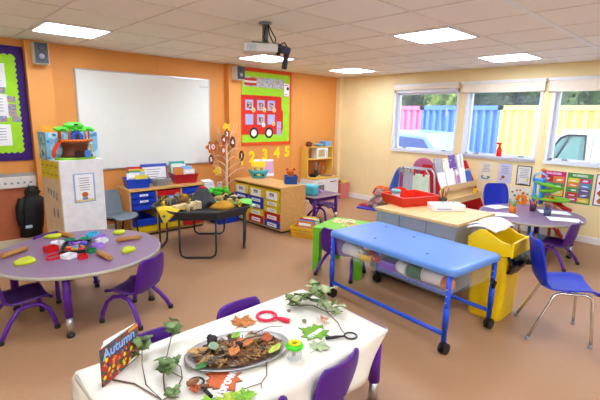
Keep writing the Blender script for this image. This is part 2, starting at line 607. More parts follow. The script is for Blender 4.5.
for px in (-.30, .05):
    mb = MB().use(TYRE); mb.prism([(.10 * math.cos(2 * PI * k / 24), .10 * math.sin(2 * PI * k / 24)) for k in range(24)], .003, M=M @ T(px, -.445, .0245))
    mb.use(PAPER); mb.prism([(.062 * math.cos(2 * PI * k / 24), .062 * math.sin(2 * PI * k / 24)) for k in range(24)], .002, M=M @ T(px, -.445, .0275))
    mb.build('bus_wheel', None, bus)
mb = MB().use(SKYP); mb.box((.29, -.365, .0255), (.10, .25, .002), M=M); mb.use(BUSR); mb.box((.29, -.365, .0267), (.006, .25, .0008), M=M); mb.box((.29, -.365, .0267), (.10, .006, .0008), M=M)
mb.build('bus_door', None, bus)
for k, (px, py) in enumerate(((-.31, -.04), (-.06, -.035), (.17, -.035), (-.08, -.30), (.155, -.28))):
    mb = MB().use(CREAMD if k != 3 else PAPER); mb.prism([(.042 * math.cos(2 * PI * q / 16), .042 * math.sin(2 * PI * q / 16)) for q in range(16)], .002, M=M @ T(px, py, .027))
    mb.use(MARK); mb.box((px, py - .012, .0296), (.03, .012, .0006), M=M)
    mb.build('round_badge', None, t)
mb = MB().use(BUSR); mb.box((.47, .345, .022), (.15, .25, .003), M=M); mb.use(PAPER); mb.box((.47, .345, .024), (.135, .235, .002), M=M)
mb.use(BLACK); mb.prism([(.03 * math.cos(2 * PI * q / 16), .03 * math.sin(2 * PI * q / 16)) for q in range(16)], .001, M=M @ T(.50, .37, .025)); mb.box((.46, .43, .0253), (.09, .01, .0006), M=M); mb.box((.46, .26, .0253), (.08, .008, .0006), M=M)
mb.build('notice_sheet', None, t)

# yellow number cut-outs under the bus board
YEL = mat('yellow_card', (255, 224, 0), 0.7)
for d, x, z in (('1', -2.55, .90), ('2', -2.325, .935), ('3', -2.03, .965), ('4', -1.735, .985), ('5', -1.475, 1.0)):
    names = {'1': 'one', '2': 'two', '3': 'three', '4': 'four', '5': 'five'}
    solo('number_cutout', MB().text(d, .27, BW(0, 0, .002), .004, .013), YEL, (x, 0, z), 0,
         'yellow card number %s stuck on the orange wall under the bus board' % names[d], 'number cut-out', 'yellow number cut-outs in a row')

# speakers
CAB = mat('speaker_beige_cabinet', (226, 220, 210), 0.5)
GRILLE = mat('speaker_grey_grille', (64, 67, 72), 0.6)
def speaker(x, z, w, h, d, label, out):
    t = thing('wall_speaker', label, 'speaker', (x, -out, z))
    MB().span(-w / 2, w / 2, -d, 0, 0, h, bevel=.008).build('cabinet', CAB, t)
    MB().span(-w / 2 + .006, w / 2 - .006, -d - .008, -d + .001, .008, h - .006, bevel=.003).build('grille', GRILLE, t)
    Mx = T(0, -d - .008, h * .36) @ Matrix.Rotation(PI / 2, 4, 'X')
    mb = MB().use(DARK); mb.lathe([(w * .36, 0), (w * .36, .006), (w * .30, .006), (w * .12, -.012 + .012)], 24, M=Mx)
    mb.use(GREY); mb.lathe([(w * .20, .001), (w * .18, .006), (0.0, .008)], 20, M=Mx)
    mb.build('woofer', None, t)
    mb = MB().use(DARK); mb.lathe([(w * .26, 0), (w * .24, .005), (w * .1, .003), (0, .004)], 20, M=T(0, -d - .008, h * .76) @ Matrix.Rotation(PI / 2, 4, 'X'))
    mb.build('tweeter', None, t)
    MB().box((0, .003, h / 2), (.05, .012, .08)).build('bracket', DARK, t)
speaker(-5.60, 2.215, .15, .245, .15, 'beige loudspeaker with grey grille beside the purple-bordered board', .137)
speaker(-2.775, 2.245, .155, .215, .16, 'beige loudspeaker on the column beside the red bus board', .145)

# white slotted trunking with scalloped border on the back wall, coat below
TRUNK = mat('white_trunking', (226, 222, 214), 0.5)
t = thing('wall_trunking', 'white slotted strip with grey scalloped top along the orange wall', 'trunking', (-6.5, 0, .74))
MB().span(-1.0, .765, -.045, 0, 0, .135, bevel=.006).build('trunking_box', TRUNK, t)
mb = MB()
for k in range(26):
    mb.span(-.96 + k * .066, -.935 + k * .066, -.0465, -.044, .05, .075)
mb.build('slot_row', GREY, t)
sc = [(-1.0, 0), (.765, 0)] + [(.765 - 1.765 * i / 72, .03 + .022 * abs(math.sin(PI * i / 4))) for i in range(73)]
MB().prism(sc, .004, M=BW(0, .135, .012)).build('scalloped_border', mat('grey_card', (168, 166, 160), 0.8), t)
t = thing('coat', 'black child coat hanging below the white slotted strip', 'coat', (-5.83, -.05, .12))
g = []
prof = [(.635, .03, .03), (.615, .065, .05), (.57, .085, .065), (.525, .075, .055), (.49, .115, .07), (.40, .118, .08), (.28, .120, .085), (.12, .125, .08), (.02, .12, .07), (0, .10, .05)]
vs = []
for (z, w, d) in prof:
    row = []
    for k in range(17):
        a = 2 * PI * k / 16
        rr = 1 + .10 * math.sin(5 * a + z * 7)
        row.append((w * rr * math.cos(a) + .10 * (z - .3), -d * .9 + d * rr * math.sin(a) * .9, z))
    vs.append(row)
mb = MB()
for i in range(len(vs) - 1):
    for k in range(16):
        mb.add([vs[i][k], vs[i][k + 1], vs[i + 1][k + 1], vs[i + 1][k]], [[0, 1, 2, 3]], None, True)
mb.add(vs[0][:16], [list(range(16))]); mb.add(vs[-1][:16], [list(range(16))[::-1]])
COATM = mat('black_nylon', (20, 20, 23), 0.55, bump=.3, bscale=30)
mb.build('coat_body', COATM, t)
MB().tube([(-.10, -.09, .50), (-.13, -.10, .38), (-.135, -.11, .25), (-.13, -.12, .16)], [.04, .048, .045, .036], 10).build('sleeve', COATM, t)
MB().span(-.06 - .04, -.06 + .03, -.168, -.158, .14, .155 + .02).build('label_tag', mat('pale_label', (190, 215, 230), .7), t)
MB().tube([(0, -.03, .60), (0, -.015, .64), (0, -.012, .655)], .006).build('hanging_loop', BLACK, t)

# socket
t = thing('wall_socket', 'white double wall socket low on the orange wall by the paper tree', 'socket', (-3.02, 0, .50))
MB().span(-.05, .05, -.010, 0, -.045, .045, bevel=.004).build('face_plate', WHITE, t)
MB().span(-.02, .0, -.0125, -.009, .01, .03).build('switch', GREY, t)

# paper-leaf number tree (white twig tree on the column)
t = thing('twig_tree', 'white-painted twig tree hung with numbered leaves by the whiteboard corner', 'decorative tree', (-3.0, -.19, 0))
BARK = mat('white_bark', (232, 214, 180), 0.8, bump=.4)
MB().tube([(0, 0, .0), (.005, 0, .3), (-.005, 0, .62), (.012, .01, .95), (0, 0, 1.25), (-.01, 0, 1.42)], [.028, .026, .024, .018, .012, .004], 8).build('trunk', BARK, t)
MB().lathe([(.11, 0), (.10, .03), (.085, .20), (.10, .21)], 18).build('pot', mat('grey_pot', (150, 140, 130), .7), t)
random.seed(3)
for k in range(13):
    z = .50 + .062 * k; side = -1 if k % 2 else 1
    L = random.uniform(.30, .46) * (1 - .05 * k) * (1 if side < 0 else .8); dy = random.uniform(-.12, .05)
    p1 = (side * L * .45, dy * .5, z + .16); p2 = (side * L, dy, z + random.uniform(.02, .20))
    mb = MB().tube(arc((0, 0, z), p1, p2, 5), [.009, .008, .006, .005, .004, .003], 6)
    for q in (.55, .8):
        a = Vector((side * L * q * .9, dy * q, z + .15)); mb.tube([a, a + Vector((side * .05, random.uniform(-.05, .03), .09)), a + Vector((side * .06, 0, .15))], [.004, .003, .002], 5)
    mb.build('branch', BARK, t)
leafB = mat('brown_leaf_card', (150, 74, 34), 0.8); leafD = mat('dark_brown_leaf_card', (112, 52, 34), 0.8); leafO = mat('orange_leaf_card', (196, 98, 30), 0.8); leafY = mat('yellow_leaf_card', (236, 194, 40), 0.8)
def leafpoly(s, n=5, k=30, d=.35):
    return [(s * (1 - d * (0.5 + .5 * math.cos(n * 2 * PI * i / k))) * math.cos(2 * PI * i / k), s * (1 - d * (0.5 + .5 * math.cos(n * 2 * PI * i / k))) * math.sin(2 * PI * i / k)) for i in range(k)]
def ovalleaf(s, k=20):
    return [(s * .62 * math.cos(2 * PI * i / k), s * math.sin(2 * PI * i / k) * (1 + .15 * abs(math.sin(2 * PI * i / k)))) for i in range(k)]
def PB(px, py):  # rough placing on the tree plane, taken as metres around the trunk
    return px, py
for (dx, z, s, shape, m, dig, nm, word) in ((-.31, 1.165, .10, 'l', leafO, '10', 'ten', 'orange-brown card leaf'), (-.32, .965, .075, 'o', leafD, '5', 'five', 'dark brown oval card leaf'), (-.085, 1.10, .08, 'o', leafO, '8', 'eight', 'orange oval card leaf'),
                                       (-.075, 1.275, .075, 'o', leafB, '4', 'four', 'brown oval card leaf'), (-.01, 1.365, .085, 'o', leafB, '3', 'three', 'upper brown card leaf'), (.10, 1.235, .085, 'o', leafD, '6', 'six', 'dark brown leaf right of the trunk'),
                                       (.28, 1.0, .08, 'o', leafD, '1', 'one', 'rightmost brown leaf on yellow'), (-.20, .775, .085, 'l', leafY, '', '', 'yellow card leaf hanging low'), (-.02, 1.48, .08, 'l', leafY, '', '', 'yellow card leaf at the top')):
    M = T(0, -.005, 0) @ Matrix.Rotation(PI / 2, 4, 'X')
    lt = thing('card_leaf', (word + (' numbered ' + nm if nm else '') + ' on the white twig tree'), 'card leaf', (-3.0 + dx, -.225, z), random.uniform(-.25, .1), 'numbered card leaves on the twig tree')
    if dx > .2:
        MB().prism(leafpoly(s * 1.15, 4), .003, M=M @ T(0, 0, -.004)).build('yellow_backing', leafY, lt)
    MB().prism(leafpoly(s) if shape == 'l' else ovalleaf(s), .003, M=M).build('leaf_card', m, lt)
    if dig:
        MB().text(dig, s * 1.15, M @ T(0, 0, .004), .002, .002).build('number', PAPER, lt)
    MB().tube([(0, .0, s * .8), (0, .02, s + .05)], .0015, 5).build('thread', BARK, lt)

# ---------------------------------------------------------------- posters on the cream wall
def poster(y, z, w, h, label, bg, cells, rot=0.0, cols=2, textm=MARK, lines=0, art=None, border=None, name='poster', title=None, titlem=None):
    t = thing(name, label, 'poster', (0, y, z))
    M = RW(0, 0, .0) @ Matrix.Rotation(rot, 4, 'Z')
    MB().box((0, 0, .001), (w, h, .002), M=M).build('sheet', border or bg, t)
    if border:
        MB().box((0, 0, .0022), (w - .03, h - .03, .001), M=M).build('inner_sheet', bg, t)
    if cells:
        mb = MB(); rows = (len(cells) + cols - 1) // cols
        for k, m in enumerate(cells):
            i, j = k % cols, k // cols
            cw = (w - .03) / cols; chh = (h - .09) / rows
            mb.use(m); mb.box((-w / 2 + .015 + cw * (i + .5), h / 2 - .07 - chh * (j + .5), .0026), (cw - .006, chh - .006, .001), M=M)
            mb.use(PAPER)
            for q in range(2):
                mb.box((-w / 2 + .015 + cw * (i + .5) + random.uniform(-.02, .02), h / 2 - .07 - chh * (j + .5) + random.uniform(-.012, .012), .0033), (cw * .42, chh * .14, .0006), M=M)
        mb.build('printed_panel', None, t)
    if title:
        MB().text(title, .042, M @ T(0, h / 2 - .035, .004), .001, .001).build('title', titlem or PAPER, t)
    if lines:
        mb = MB()
        for k in range(lines):
            mb.box((random.uniform(-.01, .01), h * .34 - k * .026, .0028), (w * random.uniform(.45, .68), .007, .0006), M=M)
        mb.build('text_lines', textm, t)
    if art:
        mb = MB()
        for (m, ax, ay, aw, ah) in art:
            mb.use(m); mb.prism(leafpoly(aw, 5, 20, .25), .0008, M=M @ T(ax, ay, .0026) @ Matrix.Scale(ah / aw, 4, (0, 1, 0)))
        mb.build('drawing', None, t)
    return t
c = lambda n, v: mat('print_' + n, v, 0.7)
pR, pO, pG, pB, pY, pM, pT, pV = c('red', (200, 50, 50)), c('orange', (228, 130, 50)), c('green', (70, 150, 80)), c('blue', (90, 140, 200)), c('yellow', (236, 206, 60)), c('magenta', (206, 40, 130)), c('teal', (70, 160, 170)), c('violet', (110, 80, 150))
poster(-3.255, .86, .205, .30, 'cream printed poem sheet below the middle window, left of three', c('cream', (236, 226, 206)), None, lines=5, art=[(pG, .05, -.09, .03, .02), (GREY, -.05, -.09, .025, .03), (pT, 0, -.12, .07, .012)])
poster(-3.555, .86, .21, .31, 'lilac sheet with a small brown figure below the middle window', c('lilac', (196, 196, 222)), None, lines=5, art=[(leafB, -.02, -.06, .03, .03), (leafO, -.05, -.1, .02, .015)])
poster(-3.84, .855, .215, .305, 'dark-edged sheet with a yellow drawing below the middle window', c('pale', (225, 222, 216)), None, lines=6, art=[(pY, .06, -.06, .02, .04), (DARK, 0, -.135, .09, .012)], border=DARK)
poster(-3.815, .555, .30, .235, 'white painting of red, green and yellow leaf splashes behind the table', c('white', (238, 230, 214)), None, art=[(pR, .05, .03, .025, .02), (leafO, -.05, .06, .02, .018), (pG, -.07, -.02, .022, .018), (pY, -.04, -.07, .025, .02), (pR, .09, -.05, .025, .02), (leafB, .02, -.03, .018, .016), (pG, .11, .02, .018, .016), (leafO, 0, .07, .02, .016), (leafD, -.11, .03, .018, .016)])
poster(-4.245, .735, .325, .475, 'magenta colours chart behind the marble run', pM, [pR, pO, pT, pG, pB, pY, pM, pV], title='COLOURS')
poster(-4.58, .755, .315, .435, 'numbers chart with a green heading and coloured squares', pG, [pY, pM, pO, pB, pG, pV, pR, pV, pM, pY], title='NUMBERS')
poster(-4.93, .765, .32, .44, 'violet-bordered picture chart at the right edge', PAPER, None, border=pV, art=[(pR, -.08, .1, .05, .05), (pR, -.08, -.04, .05, .045), (leafO, -.08, -.15, .04, .04), (pG, .06, .1, .05, .05), (pB, .06, -.05, .05, .05)])
# ---------------------------------------------------------------- chairs
def shell_parts(seat_prof, back_prof, th, mseat, mback, t, curve):
    """seat_prof/back_prof: (y, z, halfwidth, edge lift)"""
    def grid(prof, back):
        g = []
        for (y, z, hw) in prof:
            row = []
            for k in range(13):
                u = -1 + k / 6
                if back:
                    row.append((hw * u, y + curve * u * u, z))
                else:
                    row.append((hw * u, y, z + .018 * u * u * u * u - .006 * (1 - u * u)))
            g.append(row)
        return g
    MB().sheet(grid(seat_prof, False), th).build('seat', mseat, t)
    MB().sheet(grid(back_prof, True), th).build('backrest', mback, t)

def smooth_prof(p, n=3):
    """catmull-rom refinement of a profile"""
    out = []
    for i in range(len(p) - 1):
        a = p[max(i - 1, 0)]; b = p[i]; c_ = p[i + 1]; d = p[min(i + 2, len(p) - 1)]
        for k in range(n):
            u = k / n
            out.append(tuple(.5 * ((2 * b[q]) + (-a[q] + c_[q]) * u + (2 * a[q] - 5 * b[q] + 4 * c_[q] - d[q]) * u * u + (-a[q] + 3 * b[q] - 3 * c_[q] + d[q]) * u ** 3) for q in range(len(b))))
    out.append(tuple(p[-1]))
    return out

def kid_chair(name, label, shell, tube, loc, rz, group):
    """low nursery chair facing +y, one-piece shell on two arched tubes"""
    t = thing(name, label, 'chair', loc, rz, group)
    sp = smooth_prof([(.185, .222, .150), (.17, .246, .163), (.10, .258, .170), (.0, .250, .170), (-.08, .246, .164), (-.125, .262, .155)])
    bp = smooth_prof([(-.125, .262, .155), (-.152, .295, .168), (-.166, .35, .178), (-.178, .42, .174), (-.190, .485, .162), (-.196, .523, .148), (-.197, .54, .126)])
    shell_parts(sp, bp, .014, shell, shell, t, .03)
    for s in (-1, 1):
        x = s * .165
        pts = [(x * 1.22, .185, .012), (x * 1.19, .172, .09), (x * 1.06, .145, .172), (x * .92, .10, .212), (x * .85, .03, .222), (x * .9, -.045, .205), (x * 1.05, -.105, .145), (x * 1.18, -.150, .078), (x * 1.25, -.185, .012)]
        leg = MB().tube(pts, .0175, 10).build('leg_frame', tube, t)
        for y, xx in ((.185, x * 1.22), (-.185, x * 1.25)):
            MB().lathe([(.021, 0), (.022, .008), (.020, .03), (.017, .032)], 12, c=(xx, y, 0)).build('rubber_foot', BLACK, leg)
    MB().tube([(-.14, 0, .226), (.14, 0, .226)], .010, 8).build('cross_bar', tube, t)
    return t

kc = kid_chair('nursery_chair', 'purple child chair with its back to the window, right of the left round table', PURPLE, PURPLE_T, (-5.635, -2.79, 0), R(30), 'purple nursery chairs')
G = 'purple nursery chairs'
dup(kc, (-6.385, -2.40, 0), R(-88), 'purple child chair at the left edge of the photo, front left of the round table', G)
dup(kc, (-5.945, -1.87, 0), R(180 + 22), 'purple child chair behind the left round table, only its back rim showing', G)
dup(kc, (-5.52, -4.27 + .0, 0), R(180), 'purple child chair behind the cloth table beside the leaf tray', G)
dup(kc, (-6.08, -4.27, 0), R(180), 'purple child chair behind the cloth table near the Autumn book', G)
dup(kc, (-5.525, -4.755, 0), R(6), 'purple child chair in the bottom right, near side of the cloth table', G)
dup(kc, (-6.03, -4.775, 0), R(2), 'purple child chair at the bottom edge, left of the other near chair', G)
dup(kc, (-1.37, -4.74, 0), R(-5), 'dark purple child chair at the right-hand table below the charts', G)
dup(kc, (-1.97, -1.42, 0), R(-160), 'purple child chair tucked under the small purple table', G)
dup(kc, (-3.60, -3.28, 0), R(-75), 'dark purple child chair pushed up to the lime green table', G)

def school_chair(name, label, shell, tube, loc, rz, group, sc=1.0):
    t = thing(name, label, 'chair', loc, rz, group)
    k = sc
    sp = smooth_prof([(.215, .395, .185), (.20, .42, .198), (.12, .43, .205), (.0, .415, .205), (-.10, .412, .195), (-.155, .43, .18)])
    bp = smooth_prof([(-.155, .43, .18), (-.19, .475, .188), (-.205, .54, .198), (-.222, .62, .20), (-.24, .71, .188), (-.25, .765, .165), (-.252, .785, .13)])
    sp = [tuple(v * k for v in p) for p in sp]; bp = [tuple(v * k for v in p) for p in bp]
    shell_parts(sp, bp, .012, shell, shell, t, .045)
    for s in (-1, 1):
        x = s * .165 * k
        pts = [(x * 1.28, -.235 * k, .015), (x * 1.12, -.15 * k, .20 * k), (x, -.085 * k, .355 * k), (x, -.06 * k, .385 * k), (x, -.03 * k, .395 * k), (x, .12 * k, .402 * k), (x * 1.02, .16 * k, .39 * k), (x * 1.05, .175 * k, .36 * k), (x * 1.15, .19 * k, .18 * k), (x * 1.22, .20 * k, .015)]
        leg = MB().tube(pts, .0115, 10).build('leg_frame', tube, t)
        for y, xx in ((-.235 * k, x * 1.28), (.20 * k, x * 1.22)):
            MB().lathe([(.014, 0), (.015, .006), (.014, .03), (.012, .032)], 12, c=(xx, y, 0)).build('rubber_foot', GREY, leg)
    MB().tube([(-.165 * k, .03 * k, .397 * k), (.165 * k, .03 * k, .397 * k)], .010, 8).build('cross_bar', tube, t)
    return t
GC = mat('grey_chair_plastic', (120, 134, 142), 0.45)
school_chair('school_chair', 'big blue plastic chair with chrome legs beside the yellow bin', BLUE_CH, CHROME, (-3.245, -5.26, 0), R(-150), 'blue plastic school chairs')
school_chair('school_chair', 'blue plastic chair behind the right-hand round table under the poem sheets', BLUE_CH, CHROME, (-.74, -3.84, 0), R(143), 'blue plastic school chairs', .98)
school_chair('school_chair', 'grey plastic chair with black legs left of the tray unit', GC, BLACK, (-4.985, -.66, 0), R(-163), None, .86)

# ---------------------------------------------------------------- round tables
def foot_leg(t, x, y, h, tube=PURPLE_T, r=.030):
    leg = MB().tube([(x, y, .16), (x, y, h)], r, 14).build('leg', tube, t)
    MB().tube([(x, y, .02), (x, y, .165)], r * .82, 14).build('metal_foot', SILVER, leg)
    MB().lathe([(r, 0), (r * 1.03, .01), (r * .95, .024)], 14, c=(x, y, 0)).build('foot_cap', BLACK, leg)
    return leg
def round_table(label, c, r, h, legs, ry=None):
    t = thing('round_table', label, 'table', (c[0], c[1], 0), 0, 'round lilac nursery tables')
    sy = (ry or r) / r
    MB().lathe([(0.0, h - .024), (r - .006, h - .024), (r - .006, h), (0, h)], 64, sy=sy, smooth=False).build('tabletop', LILAC, t)
    MB().lathe([(r - .007, h - .026), (r - .002, h - .027), (r + .004, h - .02), (r + .004, h - .006), (r - .002, h + .0012), (r - .007, h + .0005), (r - .007, h - .026)], 64, sy=sy).build('edge_band', EDGE, t)
    for (x, y) in legs:
        foot_leg(t, x - c[0], y - c[1], h - .024)
    MB().tube([((r - .13) * math.cos(a * 2 * PI / 32), (r - .13) * math.sin(a * 2 * PI / 32) * sy, h - .037) for a in range(32)], .012, 8, closed=True).build('under_rail', PURPLE_T, t)
    return t
LC = (-5.91, -2.335); LH = .52
round_table('large lilac round table with dough and cutters on the left', LC, .645, LH, [(-6.155, -2.81), (-5.66, -1.85), (-6.36, -2.03), (-5.42, -2.585)])
RC = (-1.12, -4.34); RH = .51
round_table('lilac round table with drawing papers below the windows', RC, .645, RH, [(-1.61, -4.28), (-.98, -4.80), (-.66, -4.30), (-1.25, -3.88)], .60)

# ---------------------------------------------------------------- things on the left table
def put(x, y, h):
    return (x, y, h)
tt = thing('paint_tray', 'black tray of small coloured cutters in the middle of the left round table', 'tray', (-5.925, -2.275, LH), R(68))
mb = MB(); mb.box((0, 0, .004), (.30, .20, .006)); frame_rect(mb, .32, .22, .012, .028, T(0, 0, 0)); mb.build('tray_body', BLACK, tt)
cols = [('red', RED), ('orange', mat('orange_plastic', (240, 130, 20), .4)), ('blue', mat('mid_blue_plastic', (50, 90, 210), .4)), ('purple', mat('violet_plastic', (120, 70, 190), .4)), ('yellow', YELLOW), ('pale blue', mat('pale_blue_plastic', (140, 190, 230), .4)), ('dark red', mat('dark_red_plastic', (160, 20, 30), .4)), ('lilac', mat('lilac_plastic', (176, 130, 226), .4))]
def outline(mb, poly, w, h, M):
    """open-bottomed cutter: band following a closed outline"""
    k = len(poly)
    ins = [(p[0] * (1 - w / max(1e-3, math.hypot(*p))), p[1] * (1 - w / max(1e-3, math.hypot(*p)))) for p in poly]
    vs = [(p[0], p[1], 0) for p in poly] + [(p[0], p[1], h) for p in poly] + [(p[0], p[1], h) for p in ins] + [(p[0], p[1], 0) for p in ins]
    fs = []
    for i in range(k):
        j = (i + 1) % k
        for a in range(4):
            b = (a + 1) % 4
            fs.append([a * k + i, a * k + j, b * k + j, b * k + i])
    mb.add(vs, fs, M)
def starpoly(r, n=5, d=.35, k=30):
    return leafpoly(r, n, k, d)
random.seed(11)
for k in range(12):
    nm, m = cols[k % 8]
    i, j = k % 4, k // 4
    M = T(0, 0, 0, random.uniform(-.2, .2), random.uniform(-.2, .2), random.uniform(0, 3))
    mb = MB()
    if k % 3 == 0: mb.prism(starpoly(.030), .012, M=M)
    elif k % 3 == 1: mb.box((0, 0, .008), (.06, .014, .014), bevel=.003, M=M)
    else: outline(mb, starpoly(.028, 4), .004, .016, M)
    a = R(68); lx, ly = -.10 + .066 * i, -.05 + .05 * j
    row = ['right-hand', 'middle', 'left-hand'][j]
    solo('small_cutter', mb, m, (-5.925 + lx * math.cos(a) - ly * math.sin(a), -2.275 + lx * math.sin(a) + ly * math.cos(a), LH + .014), 0,
         '%s small plastic cutter in the black tray, %s row, place %s' % (nm, row, ['one', 'two', 'three', 'four'][i]), 'cutter', 'small cutters in the black tray')
def cutter(label, poly, m, x, y, h=.032, rz=0, w=.004):
    mb = MB(); outline(mb, poly, w, h, None)
    solo('cookie_cutter', mb, m, (x, y, LH + .001), rz, label, 'cutter', 'cookie cutters on the left round table')
circ = lambda a, b: [(a * math.cos(2 * PI * i / 24), b * math.sin(2 * PI * i / 24)) for i in range(24)]
cutter('red house-shaped cutter left of the black tray', rrect(.10, .085, .015), RED, -6.11, -2.24, .045, .3)
cutter('red oval cutter in front of the red house-shaped cutter', circ(.075, .048), RED, -6.13, -2.43, .018, .6, .007)
cutter('white fluted cutter behind the red ones', starpoly(.058, 7, .15), WHITE, -6.02, -2.08, .03)
cutter('white square cutter in front of the black tray', rrect(.095, .095, .015), WHITE, -6.045, -2.50, .03, .5)
cutter('small red square cutter at the right front of the black tray', rrect(.065, .055, .01), RED, -5.965, -2.585, .032, .4)
TEAL = mat('teal_plastic', (40, 160, 120), .4); CYAN = mat('cyan_plastic', (70, 190, 220), .4)
cutter('left teal green cutter behind the tray', circ(.06, .04), TEAL, -5.92, -2.03, .02, .2)
cutter('teal green star cutter just behind the tray rim', starpoly(.05, 5, .25), TEAL, -5.80, -2.08, .022)
cutter('cyan blue cutter at the back of the cutters', circ(.07, .045), CYAN, -5.70, -1.97, .028, .5, .006)
cutter('lilac round cutter beside the cyan one', circ(.055, .045), cols[7][1], -5.665, -2.09, .022)
cutter('white cutter right of the black tray', starpoly(.055, 6, .18), WHITE, -5.70, -2.23, .03)
cutter('lilac cutter by the tray corner', starpoly(.06, 5, .2), cols[7][1], -5.775, -2.345, .022)
cutter('small dark green cutter at the right tray corner', circ(.045, .036), mat('dark_green_plastic', (20, 120, 70), .4), -5.865, -2.47, .028, .3)
PIN = wood('rolling_pin_wood', (172, 118, 52), (196, 142, 74))
def pin(label, a, b, h=LH):
    a, b = Vector(a + (0,)), Vector(b + (0,)); d = (b - a).length; mid = (a + b) / 2
    t = thing('rolling_pin', label, 'rolling pin', (mid.x, mid.y, h), math.atan2((b - a).y, (b - a).x), 'small wooden rolling pins on the left table')
    MB().tube([(-d / 2, 0, .022), (d / 2, 0, .022)], .021, 14).build('roller', PIN, t)
    for s in (-1, 1):
        MB().tube([(s * d / 2, 0, .022), (s * (d / 2 + .012), 0, .022)], .010, 10).build('handle', PIN, t)
pin('wooden rolling pin at the left edge of the left round table', (-6.44, -2.20), (-6.26, -2.09))
pin('wooden rolling pin at the back of the left round table beside the white cabinet', (-5.92, -1.74), (-5.87, -1.93))
pin('wooden rolling pin in front of the green cutter, pointing to the viewer', (-5.845, -2.57), (-5.82, -2.78))
pin('wooden rolling pin at the right rim of the left round table', (-5.60, -2.32), (-5.40, -2.35))
DOUGH = mat('yellow_green_dough', (190, 200, 40), .8, bump=.4, bscale=40)
def dough(label, x, y, a, b, h):
    random.seed(int(abs(x * 1000)))
    mb = MB(); n = 20; ph = random.uniform(0, 6)
    prof = [(1.0, 0), (1.05, h * .35), (.95, h * .8), (.6, h), (.0, h * .95)]
    vs = []; 
    for (r, z) in prof:
        for j in range(n):
            th = 2 * PI * j / n; rr = r * (1 + .10 * math.sin(3 * th + ph) + .06 * math.sin(7 * th + ph))
            vs.append((a * rr * math.cos(th), b * rr * math.sin(th), z))
    fs = [[i * n + j, i * n + (j + 1) % n, (i + 1) * n + (j + 1) % n, (i + 1) * n + j] for i in range(4) for j in range(n)] + [list(range(n))[::-1]]
    mb.add(vs, fs, None, True)
    solo('play_dough', mb, DOUGH, (x, y, LH + .0005), random.uniform(0, 3), label, 'play dough', 'lumps of play dough')
dough('flat round lump of yellow-green dough, front left of the round table', -6.325, -2.40, .085, .068, .024)
dough('knobbly yellow-green dough at the back left of the round table', -5.985, -1.80, .075, .05, .03)
dough('small yellow-green dough at the back right of the round table', -5.475, -2.04, .06, .05, .028)
dough('yellow-green dough lump on the right of the round table', -5.62, -2.63, .07, .05, .03)

# ---------------------------------------------------------------- tray units
def tray(label, w, h, d, m, loc, rz, group, lbl=False, lw=.30):
    """shallow plastic tray, front towards -y, open top"""
    t = thing('storage_tray', label, 'tray', loc, rz, group)
    mb = MB()
    mb.span(-w / 2 + .012, w / 2 - .012, -d / 2 + .012, d / 2 - .012, 0, .004)
    g = [(-w / 2 + .012, w / 2 - .012, -d / 2 + .008, -d / 2 + .012), (-w / 2 + .012, w / 2 - .012, d / 2 - .012, d / 2 - .008), (-w / 2 + .010, -w / 2 + .014, -d / 2 + .01, d / 2 - .01), (w / 2 - .014, w / 2 - .010, -d / 2 + .01, d / 2 - .01)]
    for (a, b, c_, e) in g:
        mb.span(a, b, c_, e, 0, h)
    mb.build('tray_body', m, t)
    # scooped front lip
    pr = [(-w / 2, h * .15), (-w / 2, h), (-w * .30, h), (-w * .25, h * .84), (w * .25, h * .84), (w * .30, h), (w / 2, h), (w / 2, h * .15), (w * .45, 0), (-w * .45, 0)]
    MB().prism(pr, .012, M=T(0, -d / 2 + .006, 0) @ Matrix.Rotation(PI / 2, 4, 'X')).build('front_lip', m, t)
    if lbl:
        mb = MB().use(PAPER)
        if h > .12:
            mb.span(-w * .36, w * .34, -d / 2 - .009, -d / 2 - .006, h * .02, h * .80); mb.use(FACE); mb.span(-w * .15, w * .13, -d / 2 - .0105, -d / 2 - .0088, h * .34, h * .68)
        else:
            mb.span(-w * lw, w * lw, -d / 2 - .009, -d / 2 - .006, h * (.14 if lw > .2 else .28), h * (.72 if lw > .2 else .66)); mb.use(MARK); mb.span(-w * lw * .66, w * lw * .66, -d / 2 - .0105, -d / 2 - .0088, h * .38, h * .48)
        mb.build('name_label', None, t)
    return t
